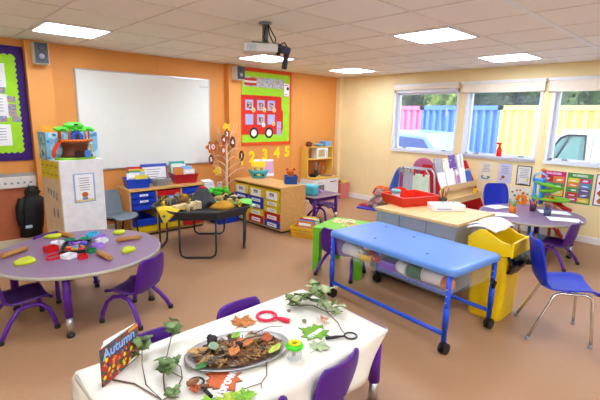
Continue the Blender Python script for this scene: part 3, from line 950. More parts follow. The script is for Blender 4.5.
def tray_unit(label, loc, rz, L, D, Hh, cols, where):
    t = thing('tray_unit', label, 'storage unit', loc, rz, 'beech tray units')
    MB().span(-L / 2, L / 2, -D / 2, D / 2, Hh - .028, Hh, bevel=.004).build('worktop', BEECH, t)
    mb = MB(); e = .018
    cw = (L - 4 * e) / 3
    MB().span(-L / 2 + .003, L / 2 - .003, -D / 2 + .03, D / 2 - .01, 0.03, .05).build('bottom_panel', BEECH, t)
    MB().span(-L / 2 + .02, L / 2 - .02, -D / 2 + .05, D / 2 - .03, 0, .03).build('plinth', DARK, t)
    MB().span(-L / 2 + .003, L / 2 - .003, D / 2 - .016, D / 2 - .004, .05, Hh - .028).build('back_panel', BEECH, t)
    for k in range(4):
        x = -L / 2 + e / 2 + k * (cw + e)
        MB().span(x - e / 2, x + e / 2, -D / 2 + .008, D / 2 - .016, .05, Hh - .028).build('side_panel' if k in (0, 3) else 'divider', BEECH, t)
    top = Hh - .038; slot = (top - .055) / 6.9
    for ci, col in enumerate(cols):
        x = -L / 2 + e + cw / 2 + ci * (cw + e)
        z = top
        for ri, (mname, units, lb, text) in enumerate(col):
            hh = slot * units
            z -= hh
            if mname is None:
                continue
            m = {'b': BLUE, 'r': RED, 'y': YELLOW}[mname]
            p = Matrix.Rotation(rz, 4, 'Z') @ Vector((x, -.012, z + .002))
            tray(text + ' ' + where, cw - .012, hh * .86, D - .05, m, (loc[0] + p.x, loc[1] + p.y, loc[2] + p.z), rz, 'storage trays ' + where, lb, .30 if rz else .17)
            for s in (-1, 1):
                MB().span(x + s * cw / 2 - (.010 if s > 0 else 0), x + s * cw / 2 + (.010 if s < 0 else 0), -D / 2 + .02, D / 2 - .02, z + hh * .86 - .026, z + hh * .86 - .020).build('tray_runner', BEECH, t)
    return t
UH = .665
tray_unit('beech three-column tray unit under the whiteboard', (-4.235, -.345, 0), 0, 1.13, .52, UH,
          [[('b', 1, True, 'top blue tray in the left column'), ('b', 1, True, 'second blue tray down in the left column, yellow label,'), ('b', 1, False, 'third blue tray down in the left column'), (None, 1.4, 0, ''), ('b', 1.3, False, 'blue tray over the bottom yellow one in the left column'), ('y', 1.1, False, 'bottom yellow tray in the left column')],
           [('r', 1, False, 'top red tray in the middle column'), ('b', 1, False, 'blue tray below the red one in the middle column'), (None, 1.2, 0, ''), ('b', 1.2, False, 'upper blue tray behind the table legs in the middle column'), ('b', 1.2, False, 'lower blue tray in the middle column'), ('y', 1.1, False, 'bottom yellow tray in the middle column')],
           [('b', 1, False, 'top blue tray in the right column'), ('b', 1, False, 'second blue tray down in the right column'), (None, 1.3, 0, ''), ('b', 1.2, False, 'blue tray halfway down the right column'), ('b', 1.2, False, 'blue tray over the bottom red one in the right column'), ('r', 1.1, False, 'bottom red tray in the right column')]],
          'of the whiteboard unit')
tray_unit('beech three-column tray unit standing out from the wall, toys on top', (-2.845, -1.11, 0), R(-90), 1.16, .50, .68,
          [[('y', 2, True, 'deep yellow labelled top tray, column nearest the wall'), ('b', 1, True, 'blue tray under the deep yellow one, nearest the wall,'), (None, 1.9, 0, ''), ('y', 1, True, 'upper yellow tray low in the column nearest the wall'), ('y', 1, True, 'bottom yellow tray in the column nearest the wall')],
           [('y', 2, True, 'deep yellow labelled tray at top of the middle column'), ('b', 1.05, True, 'upper blue tray in the middle column'), ('b', 1.05, True, 'lower blue tray in the middle column'), ('y', 1.3, True, 'shallow yellow tray in the middle column'), ('r', 1.3, True, 'bottom red tray in the middle column')],
           [('y', 2, True, 'deep yellow labelled top tray, column nearest the viewer'), ('y', 1.1, True, 'upper shallow yellow tray, column nearest the viewer,'), ('y', 1.15, True, 'lower shallow yellow tray, column nearest the viewer,'), ('r', 1.3, True, 'red tray in the column nearest the viewer'), ('b', 1.3, True, 'bottom blue tray in the column nearest the viewer')]],
          'of the freestanding unit')
# ---------------------------------------------------------------- white cabinet, picture box, toy tree house
t = thing('paper_covered_cabinet', 'tall white paper-covered cabinet beside the whiteboard', 'cabinet', (-5.505, -.80, 0), R(7))
MB().span(-.235, .235, -.235, .27, .03, 1.15, bevel=.004).build('body', mat('white_backing_paper', (238, 238, 240), .8), t)
MB().span(-.22, .22, -.21, .21, 0, .03).build('plinth', DARK, t)
MB().span(-.239, -.235, -.23, .265, .03, 1.14).build('side_panel', mat('cream_side_panel', (232, 212, 182), .7), t)
KRAFT = mat('yellow_label_card', (236, 216, 50), .8)
mb = MB()
for i in range(4):
    for j in range(2):
        mb.use(KRAFT); y = -.155 + i * .118; z = .985 + j * .095
        mb.span(-.2425, -.2385, y - .057, y + .057, z - .045, z + .045)
        mb.use(MARK); mb.span(-.2433, -.242, y - .035, y + .035, z - .004, z + .004)
mb.build('label_card', None, t)
mb = MB()
for i in range(4):
    mb.span(-.2415, -.2385, -.13 + i * .075, -.09 + i * .075, .70 + i * .02, .79 + i * .01)
for i in range(2):
    mb.span(-.2415, -.2385, -.12 + i * .10, -.08 + i * .10, .50, .60)
mb.build('small_picture', PHOTO, t)
M = T(0.01, -.236, .83) @ Matrix.Rotation(PI / 2, 4, 'X')
mb = MB().use(mat('pale_blue_border', (150, 180, 216), .8)); mb.box((0, 0, .001), (.235, .33, .002), M=M); mb.use(PAPER); mb.box((0, .01, .0025), (.20, .29, .001), M=M)
mb.use(MARK)
for k in range(6): mb.box((0, .11 - k * .026, .0033), (.12 - .01 * (k % 3), .006, .0006), M=M)
mb.use(leafO); mb.prism(circ(.035, .03), .0008, M=M @ T(0, -.075, .003)); mb.use(pB); mb.box((0, -.12, .0033), (.06, .03, .0006), M=M); mb.use(CREAMD); mb.box((0, -.14, .0032), (.20, .025, .0006), M=M)
mb.build('picture_notice', None, t)

SEA = blotch('sea_picture_print', [(70, 140, 190), (130, 190, 220), (190, 225, 240), (60, 110, 160)], 9)
t = thing('picture_box', 'open-topped box printed with blue sea pictures on the white cabinet', 'box', (-5.505, -.70, 1.15), R(7))
t.scale = (.92, .9, .95)
for nm, (a, b, c_, d) in (('front_panel', (-.30, .31, -.125, -.115)), ('back_panel', (-.30, .31, .115, .125))):
    MB().span(a, b, c_, d, 0, .31).build(nm, SEA, t)
for x in (-.30, .30):
    MB().span(x, x + .01, -.115, .115, 0, .31).build('side_panel', SEA, t)
MB().span(-.29, .30, -.115, .115, 0, .008).build('base_panel', SEA, t)
mb = MB().prism([(-.34, .25), (-.34, .39), (-.05, .37), (-.05, .31)], .005, M=T(.08, .10, 0) @ Matrix.Rotation(PI / 2, 4, 'X'))
mb.build('orange_flap', mat('orange_card', (232, 160, 50), .8), t)

t = thing('toy_tree_house', 'plastic toy tree house with green roof and red slide on the white cabinet', 'toy', (-5.50, -.932, 1.15), R(4))
t.scale = (.93, .84, .92)
mb = MB().lathe([(.235, 0), (.24, .01), (.235, .025), (0, .026)], 30, sy=.52); mb.build('green_base', mat('lime_plastic', (130, 200, 30), .4), t)
TRK = mat('brown_plastic', (104, 50, 22), .4, bump=.3, bscale=30)
mb = MB().lathe([(.165, .02), (.15, .06), (.14, .12), (.155, .18), (.18, .212), (0, .213)], 24, sy=.62); mb.build('trunk', TRK, t)
mb = MB(); mb.prism([(-.045, 0), (.045, 0), (.045, .06)] + [(.045 * math.cos(R(180 * k / 8)), .06 + .03 * math.sin(R(180 * k / 8))) for k in range(1, 8)] + [(-.045, .06)], .012, M=T(.0, -.108, .026) @ Matrix.Rotation(PI / 2, 4, 'X')); mb.build('doorway', mat('deep_brown', (50, 24, 12), .6), t)
OR = mat('orange_toy_plastic', (226, 110, 24), .4)
MB().lathe([(.165, .212), (.185, .220), (.185, .238), (0, .239)], 24, sy=.6).build('balcony', OR, t)
for (x, y) in ((-.165, -.04), (-.155, .05), (.155, -.04), (.145, .05), (-.08, -.08), (.10, -.08)):
    MB().tube([(x, y, .245), (x, y, .36)], .011, 8).build('post', OR, t)
mb = MB()
for k in range(9): mb.ball((-.16 + .04 * k, -.11 + .035 * abs(k - 4) / 4, .226), (.06, .03, .035), 8)
mb.build('scalloped_rail', OR, t)
LEAFG = mat('leaf_green_plastic', (70, 190, 40), .4)
mb = MB()
for (x, z, w, h) in ((-.13, .365, .19, .06), (.13, .365, .19, .06), (0, .395, .24, .11)):
    mb.ball((x, 0, z), (w, .17, h), 16)
for k in range(9):
    mb.ball((-.19 + .047 * k, -.07, .355 + .012 * math.sin(k * 2)), (.06, .05, .035), 10)
mb.build('leafy_roof', LEAFG, t)
MB().span(-.02, .03, -.087, -.07, .41, .43, bevel=.005).build('roof_window', DARK, t)
BL2 = mat('royal_blue_plastic', (50, 90, 190), .4)
mb = MB().prism([(-.07, 0), (.07, 0), (.07, .05), (0, .115), (-.07, .05)], .10, M=T(0, .0, .24) @ Matrix.Rotation(PI / 2, 4, 'X')); mb.build('blue_hut', BL2, t)
MB().span(-.022, .022, -.105, -.098, .245, .305).build('hut_door', DARK, t)
sl = []
for i in range(9):
    u = i / 8; a = R(95 + 95 * u); cx = -.135; r = .085
    p = Vector((cx - .035 + r * math.cos(a) * .9 - .02 * u, -.02 - r * math.sin(a) * .3 - .07 * u, .20 - .165 * u))
    nrm = Vector((.25, -1, 0)).normalized()
    row = []
    for k in range(7):
        w = -1 + k / 3
        row.append(p + nrm * (.035 * w) + Vector((0, 0, .028 * w * w)))
    sl.append(row)
MB().sheet(sl, .007).build('red_slide', mat('coral_red_plastic', (226, 60, 44), .35), t)
mb = MB().prism([(-.035, 0), (.035, 0), (.035, .06)] + [(.035 * math.cos(R(180 * k / 8)), .06 + .03 * math.sin(R(180 * k / 8))) for k in range(1, 8)] + [(-.035, .06)], .01, M=T(.10, -.118, .026) @ Matrix.Rotation(PI / 2, 4, 'X') @ Matrix.Rotation(-.1, 4, 'Y')); mb.build('blue_door', mat('sky_blue_plastic', (60, 140, 220), .4), t)
MB().tube([(.15, -.06, .03), (.165, -.07, .10), (.16, -.06, .17), (.12, -.05, .20)], .010, 8).build('yellow_ladder', YELLOW, t)
for k in range(3): MB().tube([(.115, -.075, .06 + .045 * k), (.165, -.065, .06 + .045 * k)], .006, 6).build('ladder_rung', YELLOW, t)
MB().ball((.15, -.095, .045), (.035, .035, .04), 12).build('red_knob', RED, t)

# ---------------------------------------------------------------- on the tray unit under the whiteboard
def crate(name, label, loc, w, d, h, m, flare=.02, rz=0, rim=True, group=None, th=.006):
    t = thing(name, label, 'box', loc, rz, group)
    mb = MB()
    def ring(k, z): return [(-w / 2 - k, -d / 2 - k, z), (w / 2 + k, -d / 2 - k, z), (w / 2 + k, d / 2 + k, z), (-w / 2 - k, d / 2 + k, z)]
    o0, o1 = ring(0, 0), ring(flare, h); i1, i0 = ring(flare - th, h), ring(-th, th)
    vs = o0 + o1 + i1 + i0
    fs = [[3, 2, 1, 0], [12, 13, 14, 15]]
    for a in range(3):
        for k in range(4):
            fs.append([a * 4 + k, a * 4 + (k + 1) % 4, a * 4 + 4 + (k + 1) % 4, a * 4 + 4 + k])
    mb.add(vs, fs); mb.build('box_body', m, t)
    if rim:
        mb = MB(); k = flare + .006
        frame_rect(mb, w + 2 * k, d + 2 * k, .012, .014, T(0, 0, h - .012)); mb.build('rim', m, t)
    return t
def book(label, loc, w, h, th, m, rz=0, tilt=0.0, lean=0.0, group=None, face=None, name='book', pages=True, band=None):
    """book standing upright, cover facing local -y"""
    t = thing(name, label, 'book', loc, rz, group)
    M = Matrix.Rotation(tilt, 4, 'X') @ Matrix.Rotation(lean, 4, 'Y')
    mb = MB()
    mb.span(-w / 2, w / 2, -th / 2, -th / 2 + .0015, 0, h, M=M); mb.span(-w / 2, w / 2, th / 2 - .0015, th / 2, 0, h, M=M); mb.span(-w / 2, -w / 2 + .0015, -th / 2, th / 2, 0, h, M=M)
    mb.build('cover', m, t)
    MB().span(-w / 2 + .0015, w / 2 - .004, -th / 2 + .0015, th / 2 - .0015, .003, h - .003, M=M).build('pages', PAPER, t)
    if face or band:
        mb = MB()
        if face:
            mb.use(face); mb.span(-w * .38, w * .38, -th / 2 - .001, -th / 2 + .0004, h * .12, h * .62, M=M)
        mb.use(band or PAPER); mb.span(-w * .36, w * .36, -th / 2 - .001, -th / 2 + .0004, h * .72, h * .88, M=M)
        mb.build('cover_print', None, t)
    return t
BB = mat('blue_box_plastic', (24, 70, 196), .35)
RBX = mat('red_box_plastic', (176, 24, 36), .35)
Gb = 'books in the blue box under the whiteboard'
z = UH
crate('book_box', 'blue plastic box full of picture books under the whiteboard', (-4.60, -.36, z), .28, .27, .125, BB, .018, R(-12))
xs = [('red', RED, 0, .15, .26), ('yellow', mat('yellow_cover', (236, 196, 40), .6), .03, .10, .23), ('green', mat('green_cover', (70, 150, 80), .6), -.02, .045, .215), ('pale blue', mat('pale_blue_cover', (150, 190, 220), .6), .035, .0, .20), ('white', mat('white_cover', (236, 236, 230), .6), -.045, -.045, .19), ('small yellow', mat('mid_yellow_cover', (240, 210, 50), .6), .06, -.085, .165)]
for i, (nm, m, dx, dy, hh) in enumerate(xs):
    p = Matrix.Rotation(R(-12), 4, 'Z') @ Vector((dx, dy * .72 - .02, 0))
    book('%s picture book standing in the blue box, %s of the row' % (nm, ['rear', 'second', 'third', 'fourth', 'fifth', 'front'][i]), (-4.60 + p.x, -.36 + p.y, z + .009), .20 if i < 2 else .17, hh, .014, m, R(-12 + random.uniform(-4, 4)), -.13, 0, Gb, PHOTO if i % 2 == 0 else None)
crate('book_box', 'red plastic box full of books at the right of the whiteboard unit', (-3.87, -.33, z), .31, .26, .135, RBX, .02, R(-8))
xs = [('teal-topped', mat('teal_cover', (70, 170, 160), .6), -.06, .14, .30, .23), ('white', mat('white_cover', (236, 236, 230), .6), -.05, .09, .26, .22), ('brown-spined', mat('tan_cover', (190, 150, 100), .6), -.04, .04, .22, .2), ('orange', mat('orange_cover', (226, 140, 60), .6), -.07, -.005, .20, .15), ('blue arched', mat('sky_cover', (130, 180, 225), .6), .06, .0, .235, .15), ('pale front', mat('pale_cover', (226, 226, 216), .6), .075, -.06, .19, .17)]
for i, (nm, m, dx, dy, hh, w) in enumerate(xs):
    p = Matrix.Rotation(R(-8), 4, 'Z') @ Vector((dx, dy * .7 - .02, 0))
    book('%s book standing in the red box on the tray unit, %s of its row' % (nm, ['rear', 'second', 'third', 'fourth', 'fifth', 'front'][i]), (-3.87 + p.x, -.33 + p.y, z + .009), w, hh, .016, m, R(-8 + random.uniform(-3, 3)), -.12, 0, 'books in the red box', MARK if i in (0, 5) else None)
t = thing('framed_sheet', 'blue-framed sheet leaning on the wall between the two book boxes', 'framed sheet', (-4.25, -.19, z))
Mx = Matrix.Rotation(-.14, 4, 'X')
MB().span(-.20, .20, 0, .012, 0.002, .285, M=Mx).build('frame', mat('blue_frame', (70, 90, 190), .5), t)
mb = MB().use(PAPER); mb.span(-.17, .18, -.003, .001, .05, .24, M=Mx); mb.use(MARK)
for k in range(4): mb.span(-.12, .10 - .02 * k, -.0045, -.0025, .20 - k * .035, .207 - k * .035, M=Mx)
mb.build('sheet', None, t)
t = thing('wire_basket', 'oval grey wire basket between the blue and red book boxes', 'basket', (-4.26, -.41, z))
WIRE = mat('grey_wicker', (150, 146, 138), .6, bump=.6, bscale=80)
mb = MB()
for k in range(8):
    a = .105 + .003 * k
    mb.tube([(a * 1.15 * math.cos(2 * PI * i / 24), a * .8 * math.sin(2 * PI * i / 24), .008 + .0125 * k) for i in range(24)], .0045, 6, closed=True)
mb.build('woven_band', WIRE, t)
mb = MB()
for i in range(24):
    c0 = (math.cos(2 * PI * i / 24), math.sin(2 * PI * i / 24)); mb.tube([(.105 * 1.15 * c0[0], .105 * .8 * c0[1], .003), (.127 * 1.15 * c0[0], .127 * .8 * c0[1], .10)], .003, 5)
mb.prism(circ(.12, .084), .004); mb.build('upright_wires', WIRE, t)
random.seed(5)
for k in range(3):
    solo('folded_paper', MB().box((0, 0, .042), (.13, .004, .085), rot=(random.uniform(-.2, .2), 0, 0)), [GREY, PAPER, mat('brown_paper', (150, 130, 110), .8)][k], (-4.27 + .01 * k, -.43 + .035 * k, z + .008), random.uniform(-.2, .2), ['grey', 'white', 'brown'][k] + ' folded paper standing in the wire basket', 'paper', 'papers in the wire basket')
# white wavy rack and blue crate in the gap beside the unit
t = thing('paper_stack', 'white ribbed paper rack between the tray unit and the twig tree', 'paper rack', (-3.38, -.16, 0))
MB().span(-.12, .12, -.09, .09, 0, .44, bevel=.004).build('stand', mat('pale_wood_box', (226, 214, 198), .7), t)
for k in range(7):
    MB().box((0, -.02, .46 + k * .026), (.25 - .012 * k, .20 - .012 * k, .016), rot=(.18, 0, 0)).build('ribbed_sheet', PAPER, t)
t = crate('storage_crate', 'blue crate on the floor behind the black tray table', (-3.30, -.56, 0), .36, .26, .19, BLUE, .014)

# ---------------------------------------------------------------- black octagonal tray table and its small world
TC = (-4.2, -1.46); TZ = .50; TR = R(-38.5); TF = TZ + .045
t = thing('tray_table', 'black octagonal play tray on a black tubular stand', 'tray table', (TC[0], TC[1], 0))
def octa(r, z, a0=22.5):
    return [(r * math.cos(R(a0 + 45 * k)), r * math.sin(R(a0 + 45 * k)), z) for k in range(8)]
OR_ = .62; A0 = 22.5 - 38.5
rings = [octa(OR_ - .06, TZ - .004, A0), octa(OR_ - .025, TZ + .01, A0), octa(OR_, TZ + .075, A0), octa(OR_ + .022, TZ + .078, A0), octa(OR_ + .022, TZ + .062, A0), octa(OR_ + .002, TZ + .06, A0), octa(OR_ - .022, TZ - .008, A0)]
rings = [octa(OR_ - .05, TZ - .01, A0)] + [octa(OR_ - .02, TZ - .008, A0), octa(OR_ + .0, TZ + .05, A0), octa(OR_ + .025, TZ + .052, A0), octa(OR_ + .025, TZ + .078, A0), octa(OR_ - .015, TZ + .078, A0), octa(OR_ - .035, TF - .006, A0)]
vs = [p for r_ in rings for p in r_]; fs = [list(range(8))[::-1], [48 + k for k in range(8)]]
for a in range(6):
    for k in range(8):
        fs.append([a * 8 + k, a * 8 + (k + 1) % 8, a * 8 + 8 + (k + 1) % 8, a * 8 + 8 + k])
TUFF = mat('dark_tray_plastic', (44, 46, 50), .4)
MB().add(vs, fs).build('tray', TUFF, t)
def uleg(a, b, zt=TZ - .012, r=.0125):
    a = Vector(a + (0,)); b = Vector(b + (0,)); d = (b - a).normalized()
    up = Vector((0, 0, 1))
    pts = [a + up * zt, a + up * .10, a + up * .04 + d * .012, a + up * .0135 + d * .06, b + up * .0135 - d * .06, b + up * .04 - d * .012, b + up * .10, b + up * zt]
    return MB().tube(pts, r, 10)
def trot(x, y):
    return (x * math.cos(TR) - y * math.sin(TR), x * math.sin(TR) + y * math.cos(TR))
for (p0, p1) in (((-.21, -.52), (.21, -.52)), ((-.52, .22), (-.52, -.16)), ((-.21, .52), (.21, .52)), ((.52, -.20), (.52, .20))):
    uleg(trot(*p0), trot(*p1)).build('leg_frame', TUFF, t)
mb = MB(); mb.tube([trot(x, y) + (TZ - .024,) for (x, y) in ((-.52, -.16), (-.21, -.52), (.21, -.52), (.52, -.20), (.52, .20), (.21, .52), (-.21, .52), (-.52, .22))], .0125, 8, closed=True); mb.build('stand_ring', TUFF, t)

def tri_cloth(label, m, corners, drop, dots):
    """fabric square lying in the tray with one corner hanging over the rim"""
    name = 'patterned_cloth'
    t = thing(name, label, 'cloth', (TC[0], TC[1], 0), 0, 'cloths in the black play tray')
    a, b, c_ = [Vector(p) for p in corners]   # a inner, b left rim, c right rim
    zr = TZ + .084
    inner = []
    for i in range(9):
        u = i / 8
        p0 = a.lerp(b, .0) ; row = []
        for j in range(9):
            v = j / 8
            pt = (a + (b - a) * u * (1 - v) + (c_ - a) * u * v)
            zz = TF + (zr - TZ - .012) * max(0, (u - .72) / .28) + .006 * math.sin(9 * u + 5 * v)
            if u > .999: zz = zr
            row.append((pt.x, pt.y, zz))
        inner.append(row)
    mb = MB().sheet(inner, .003); mb.build('cloth', m, t)
    mid = (b + c_) / 2; out = mid.normalized()
    g = []
    for i in range(7):
        u = i / 6; row = []
        for j in range(7):
            v = j / 6
            e = b.lerp(c_, v); tip = mid + out * .03
            p = Vector((e.x, e.y)).lerp(Vector((tip.x, tip.y)), u); 
            row.append((p.x + out.x * .008 * (1 if u > .1 else 0), p.y + out.y * .008 * (1 if u > .1 else 0), zr - (drop * u)))
        g.append(row)
    mb = MB().sheet(g, .003); mb.build('hanging_corner', m, t)
    q = mid + out * .045
    if dots:
        mb = MB(); mb.ball((q.x, q.y, zr - drop * .42), (.035, .035, .035), 10); mb.build('printed_motif', dots, t)
YCL = blotch('yellow_cloth', [(236, 204, 30), (232, 196, 24), (240, 212, 50), (210, 170, 20)], 12)
GCL = blotch('green_cloth', [(100, 200, 60), (120, 214, 80), (90, 190, 50)], 12)
tri_cloth('yellow cloth with a corner hanging over the near left rim of the play tray', YCL, [(.20, .42), (-.62, .02), (-.53, -.33)], .17, pG)
tri_cloth('green cloth with a corner hanging over the right rim of the play tray', GCL, [(-.05, .40), (.36, -.49), (.59, -.22)], .12, PAPER)
ROCK = mat('dark_rock_plastic', (62, 62, 66), .7, bump=.8, bscale=25)
t = thing('toy_volcano', 'dark grey toy volcano with a red crater in the play tray', 'toy', (TC[0] - .02, TC[1] - .02, TF))
mb = MB(); n = 18
prof = [(.18, 0), (.15, .05), (.115, .11), (.085, .17), (.066, .215), (.04, .22), (.03, .205)]
vs = []
for i, (r_, z_) in enumerate(prof):
    for j in range(n):
        a = 2 * PI * j / n; rr = r_ * (1 + .12 * math.sin(5 * a) + .06 * math.sin(9 * a + i))
        vs.append((rr * math.cos(a), rr * math.sin(a), z_))
fs = [[i * n + j, i * n + (j + 1) % n, (i + 1) * n + (j + 1) % n, (i + 1) * n + j] for i in range(len(prof) - 1) for j in range(n)] + [list(range(n))[::-1]]
mb.add(vs, fs, None, True); mb.build('cone', ROCK, t)
MB().lathe([(.035, .206), (.055, .222), (.03, .24), (0, .242)], 16).build('red_crater', mat('lava_red', (190, 40, 36), .5), t)
mb = MB().prism([(-.045, 0), (.045, 0), (.03, .055), (0, .07), (-.03, .055)], .02, M=T(0, -.158, .003) @ Matrix.Rotation(PI / 2, 4, 'X')); mb.build('cave_mouth', BLACK, t)
SAND = mat('ochre_sand', (206, 150, 40), .9, bump=.5, bscale=50)
mb = MB(); vs = []
for i in range(5):
    u = i / 4
    for j in range(18):
        a = 2 * PI * j / 18; rr = (1 - u) * (1 + .15 * math.sin(3 * a)); vs.append((.16 * rr * math.cos(a), .10 * rr * math.sin(a), .09 * math.sin(u * PI / 2)))
mb.add(vs, [[i * 18 + j, i * 18 + (j + 1) % 18, (i + 1) * 18 + (j + 1) % 18, (i + 1) * 18 + j] for i in range(4) for j in range(18)] + [list(range(18))[::-1]], None, True)
solo('sand_mound', mb, SAND, (TC[0] + .10, TC[1] - .30, TF), R(-20), 'ochre mound in front of the toy volcano', 'mound')
TAN = mat('tan_wood', (206, 170, 110), .6); PALEW = mat('pale_wood', (226, 200, 150), .6); STONE = mat('grey_stone', (130, 128, 124), .8)
def animal(label, x, y, s, m, rz, horn=False):
    t = thing('toy_animal', label, 'toy animal', (TC[0] + x, TC[1] + y, TF), rz, 'toy animals in the play tray')
    mb = MB()
    mb.ball((0, 0, .055 * s), (.11 * s, .045 * s, .05 * s), 12); mb.tube([(.04 * s, 0, .06 * s), (.065 * s, 0, .085 * s)], [.018 * s, .014 * s], 8); mb.ball((.078 * s, 0, .092 * s), (.045 * s, .028 * s, .028 * s), 10)
    mb.build('body', m, t)
    for lx in (-.038, .038):
        for ly in (-.014, .014):
            MB().tube([(lx * s, ly * s, 0), (lx * s, ly * s, .05 * s)], [.007 * s, .010 * s], 8).build('leg', m, t)
    MB().tube([(-.052 * s, 0, .062 * s), (-.068 * s, 0, .04 * s)], [.004 * s, .002 * s], 6).build('tail', m, t)
animal('grey toy rhino at the back left of the play tray', -.33, .20, 1.4, STONE, .4)
animal('brown toy animal left of the volcano in the play tray', -.22, .12, 1.2, mat('animal_brown', (120, 84, 52), .7), 2.4)
animal('tan toy animal right of the volcano in the play tray', .22, -.02, 1.2, TAN, -.6)
animal('dark toy animal at the right of the play tray', .36, -.12, 1.1, mat('animal_dark', (70, 60, 54), .7), 2.9)
animal('spotted pale toy animal at the front left of the play tray', -.30, -.22, 1.1, PALEW, .2)
animal('yellowish toy animal behind the yellow cloth', -.10, .30, 1.3, SAND, -2.5)
def block(label, x, y, d, m, rz):
    mb = MB(); mb.box((0, 0, d[2] / 2), d, bevel=.006); 
    solo('wooden_block', mb, m, (TC[0] + x, TC[1] + y, TF), rz, label, 'toy block', 'wooden blocks in the play tray')
block('long pale wooden block at the left of the play tray', -.36, -.07, (.20, .075, .06), PALEW, .3)
block('stacked pale wooden block on the left in the play tray', -.20, -.16, (.13, .07, .09), PALEW, -.3)
block('upright tan wooden block right of the ochre mound', .24, -.24, (.06, .05, .09), TAN, .5)
block('tan wooden block by the green cloth', .33, -.28, (.07, .05, .075), TAN, 1.0)
block('small pale wooden block near the right rim', .44, -.05, (.06, .06, .08), PALEW, .2)
block('grey stone block at the back of the play tray', .08, .33, (.12, .06, .09), STONE, .2)
block('blue wooden block at the back left of the play tray', -.22, .36, (.14, .06, .085), mat('toy_blue', (70, 140, 210), .5), -.3)
YB2 = blotch('yellow_black_print', [(236, 206, 40), (226, 190, 30), (60, 50, 40), (240, 214, 70)], 30)
for (lb, x, y, d, rz) in (('yellow patterned card block at the back left of the play tray', -.36, .36, (.12, .02, .10), .2), ('yellow patterned block between the volcano and the left rim', -.14, .02, (.09, .03, .08), -.6), ('yellow patterned block behind the volcano', .0, .22, (.13, .02, .10), .1), ('yellow patterned block right of the green toy trees', .46, .06, (.10, .02, .10), -.5), ('yellow patterned block near the front right rim', .30, -.38, (.08, .03, .06), .6), ('yellow patterned block at the left end of the play tray', -.50, .08, (.09, .03, .09), 1.2)):
    block(lb, x, y, d, YB2, rz)
def bush(label, x, y, s):
    t = thing('toy_tree', label, 'toy tree', (TC[0] + x, TC[1] + y, TF), 0, 'toy trees in the play tray')
    mb = MB(); random.seed(int(x * 100) + 50)
    for k in range(9):
        a = random.uniform(0, 2 * PI); mb.ball((s * .05 * math.cos(a), s * .05 * math.sin(a), s * random.uniform(.07, .13)), (s * .07, s * .07, s * .06), 8)
    mb.build('foliage', LEAFG, t); MB().tube([(0, 0, 0), (0, 0, .08 * s)], .012 * s, 8).build('trunk', TRK, t)
bush('left bright green toy tree at the back of the play tray', .16, .24, 1.15)
bush('middle bright green toy tree at the back of the play tray', .27, .20, 1.05)
bush('rightmost bright green toy tree at the back right of the play tray', .39, .13, 1.15)
# ---------------------------------------------------------------- toys on the standing-out tray unit
UZ = .68
t = thing('toy_ark', 'turquoise toy ark with a yellow roof on the tray unit', 'toy', (-2.75, -.74, UZ), R(-38))
TUR = mat('turquoise_plastic', (70, 180, 190), .4)
g = []
for i in range(6):
    u = i / 5; row = []
    for j in range(24):
        a = 2 * PI * j / 24; row.append(((.11 + .05 * u + .02 * u * abs(math.cos(a)) ** 3) * math.cos(a), (.06 + .03 * u) * math.sin(a), .015 + (.10 + .035 * abs(math.cos(a)) ** 4) * u))
    g.append(row)
vs = [p for r_ in g for p in r_]
mb = MB().add(vs, [[i * 24 + j, i * 24 + (j + 1) % 24, (i + 1) * 24 + (j + 1) % 24, (i + 1) * 24 + j] for i in range(5) for j in range(24)] + [list(range(24))[::-1], [120 + j for j in range(24)]], None, True)
mb.span(-.10, .10, -.05, .05, 0, .018); mb.build('hull', TUR, t)
MB().span(-.10, .09, -.05, .05, .10, .20, bevel=.004).build('cabin', mat('pale_yellow_plastic', (240, 220, 140), .5), t)
mb = MB().prism([(-.075, 0), (.075, 0), (.04, .075), (-.04, .075)], .23, M=T(-.115, 0, .195) @ Matrix.Rotation(PI / 2, 4, 'Z') @ Matrix.Rotation(PI / 2, 4, 'X')); mb.build('roof', YELLOW, t)
for x in (-.055, .045): MB().span(x - .022, x + .022, -.054, -.049, .12, .175, bevel=.002).build('cabin_window', mat('tan_plastic', (210, 160, 90), .5), t)
for k, x in enumerate((-.06, 0.0, .07)): MB().ball((x, -.088, .06), (.045, .014, .035), 10).build('animal_motif', DARK if k != 1 else YELLOW, t)
MB().span(-.07, .05, -.028, -.022, .268, .31).build('sign_board', PAPER, t)
t = thing('pink_card', 'pink printed card standing behind the toy ark against the wall', 'card', (-2.33, -.10, UZ - .0), R(-8))
t.location = (-2.66, -.66, UZ)
M = Matrix.Rotation(-.12, 4, 'X')
mb = MB().use(mat('pink_card', (226, 170, 206), .8)); mb.span(.07, .27, .0, .003, .05, .25, M=M); mb.use(PAPER); mb.span(.06, .28, .0005, .004, .25, .285, M=M); mb.span(.065, .275, .0005, .004, 0, .05, M=M); mb.build('card_sheet', None, t)
MB().prism([(0, 0), (.09, 0), (0, .12)], .003, M=T(.17, .004, 0) @ Matrix.Rotation(PI / 2, 4, 'Z') @ Matrix.Rotation(PI / 2, 4, 'X')).build('stand_strut', PAPER, t)
t = crate('toy_box', 'dark blue square box on the near end of the tray unit', (-2.71, -1.47, UZ), .18, .16, .12, mat('deep_blue_plastic', (24, 74, 150), .4), .006, R(-35), group=None)
OM = mat('orange_plush', (222, 110, 44), .8, bump=.5, bscale=60)
t = thing('soft_toy', 'orange eared toy sitting in the dark blue box', 'soft toy', (-2.70, -1.46, UZ + .007), R(-40))
mb = MB().ball((0, 0, .07), (.12, .10, .13), 14); mb.ball((0, 0, .165), (.125, .10, .10), 14); mb.build('body', OM, t)
for s in (-1, 1): MB().ball((s * .05, 0, .205), (.045, .03, .045), 10).build('ear', mat('dark_orange_plush', (190, 70, 30), .8), t)
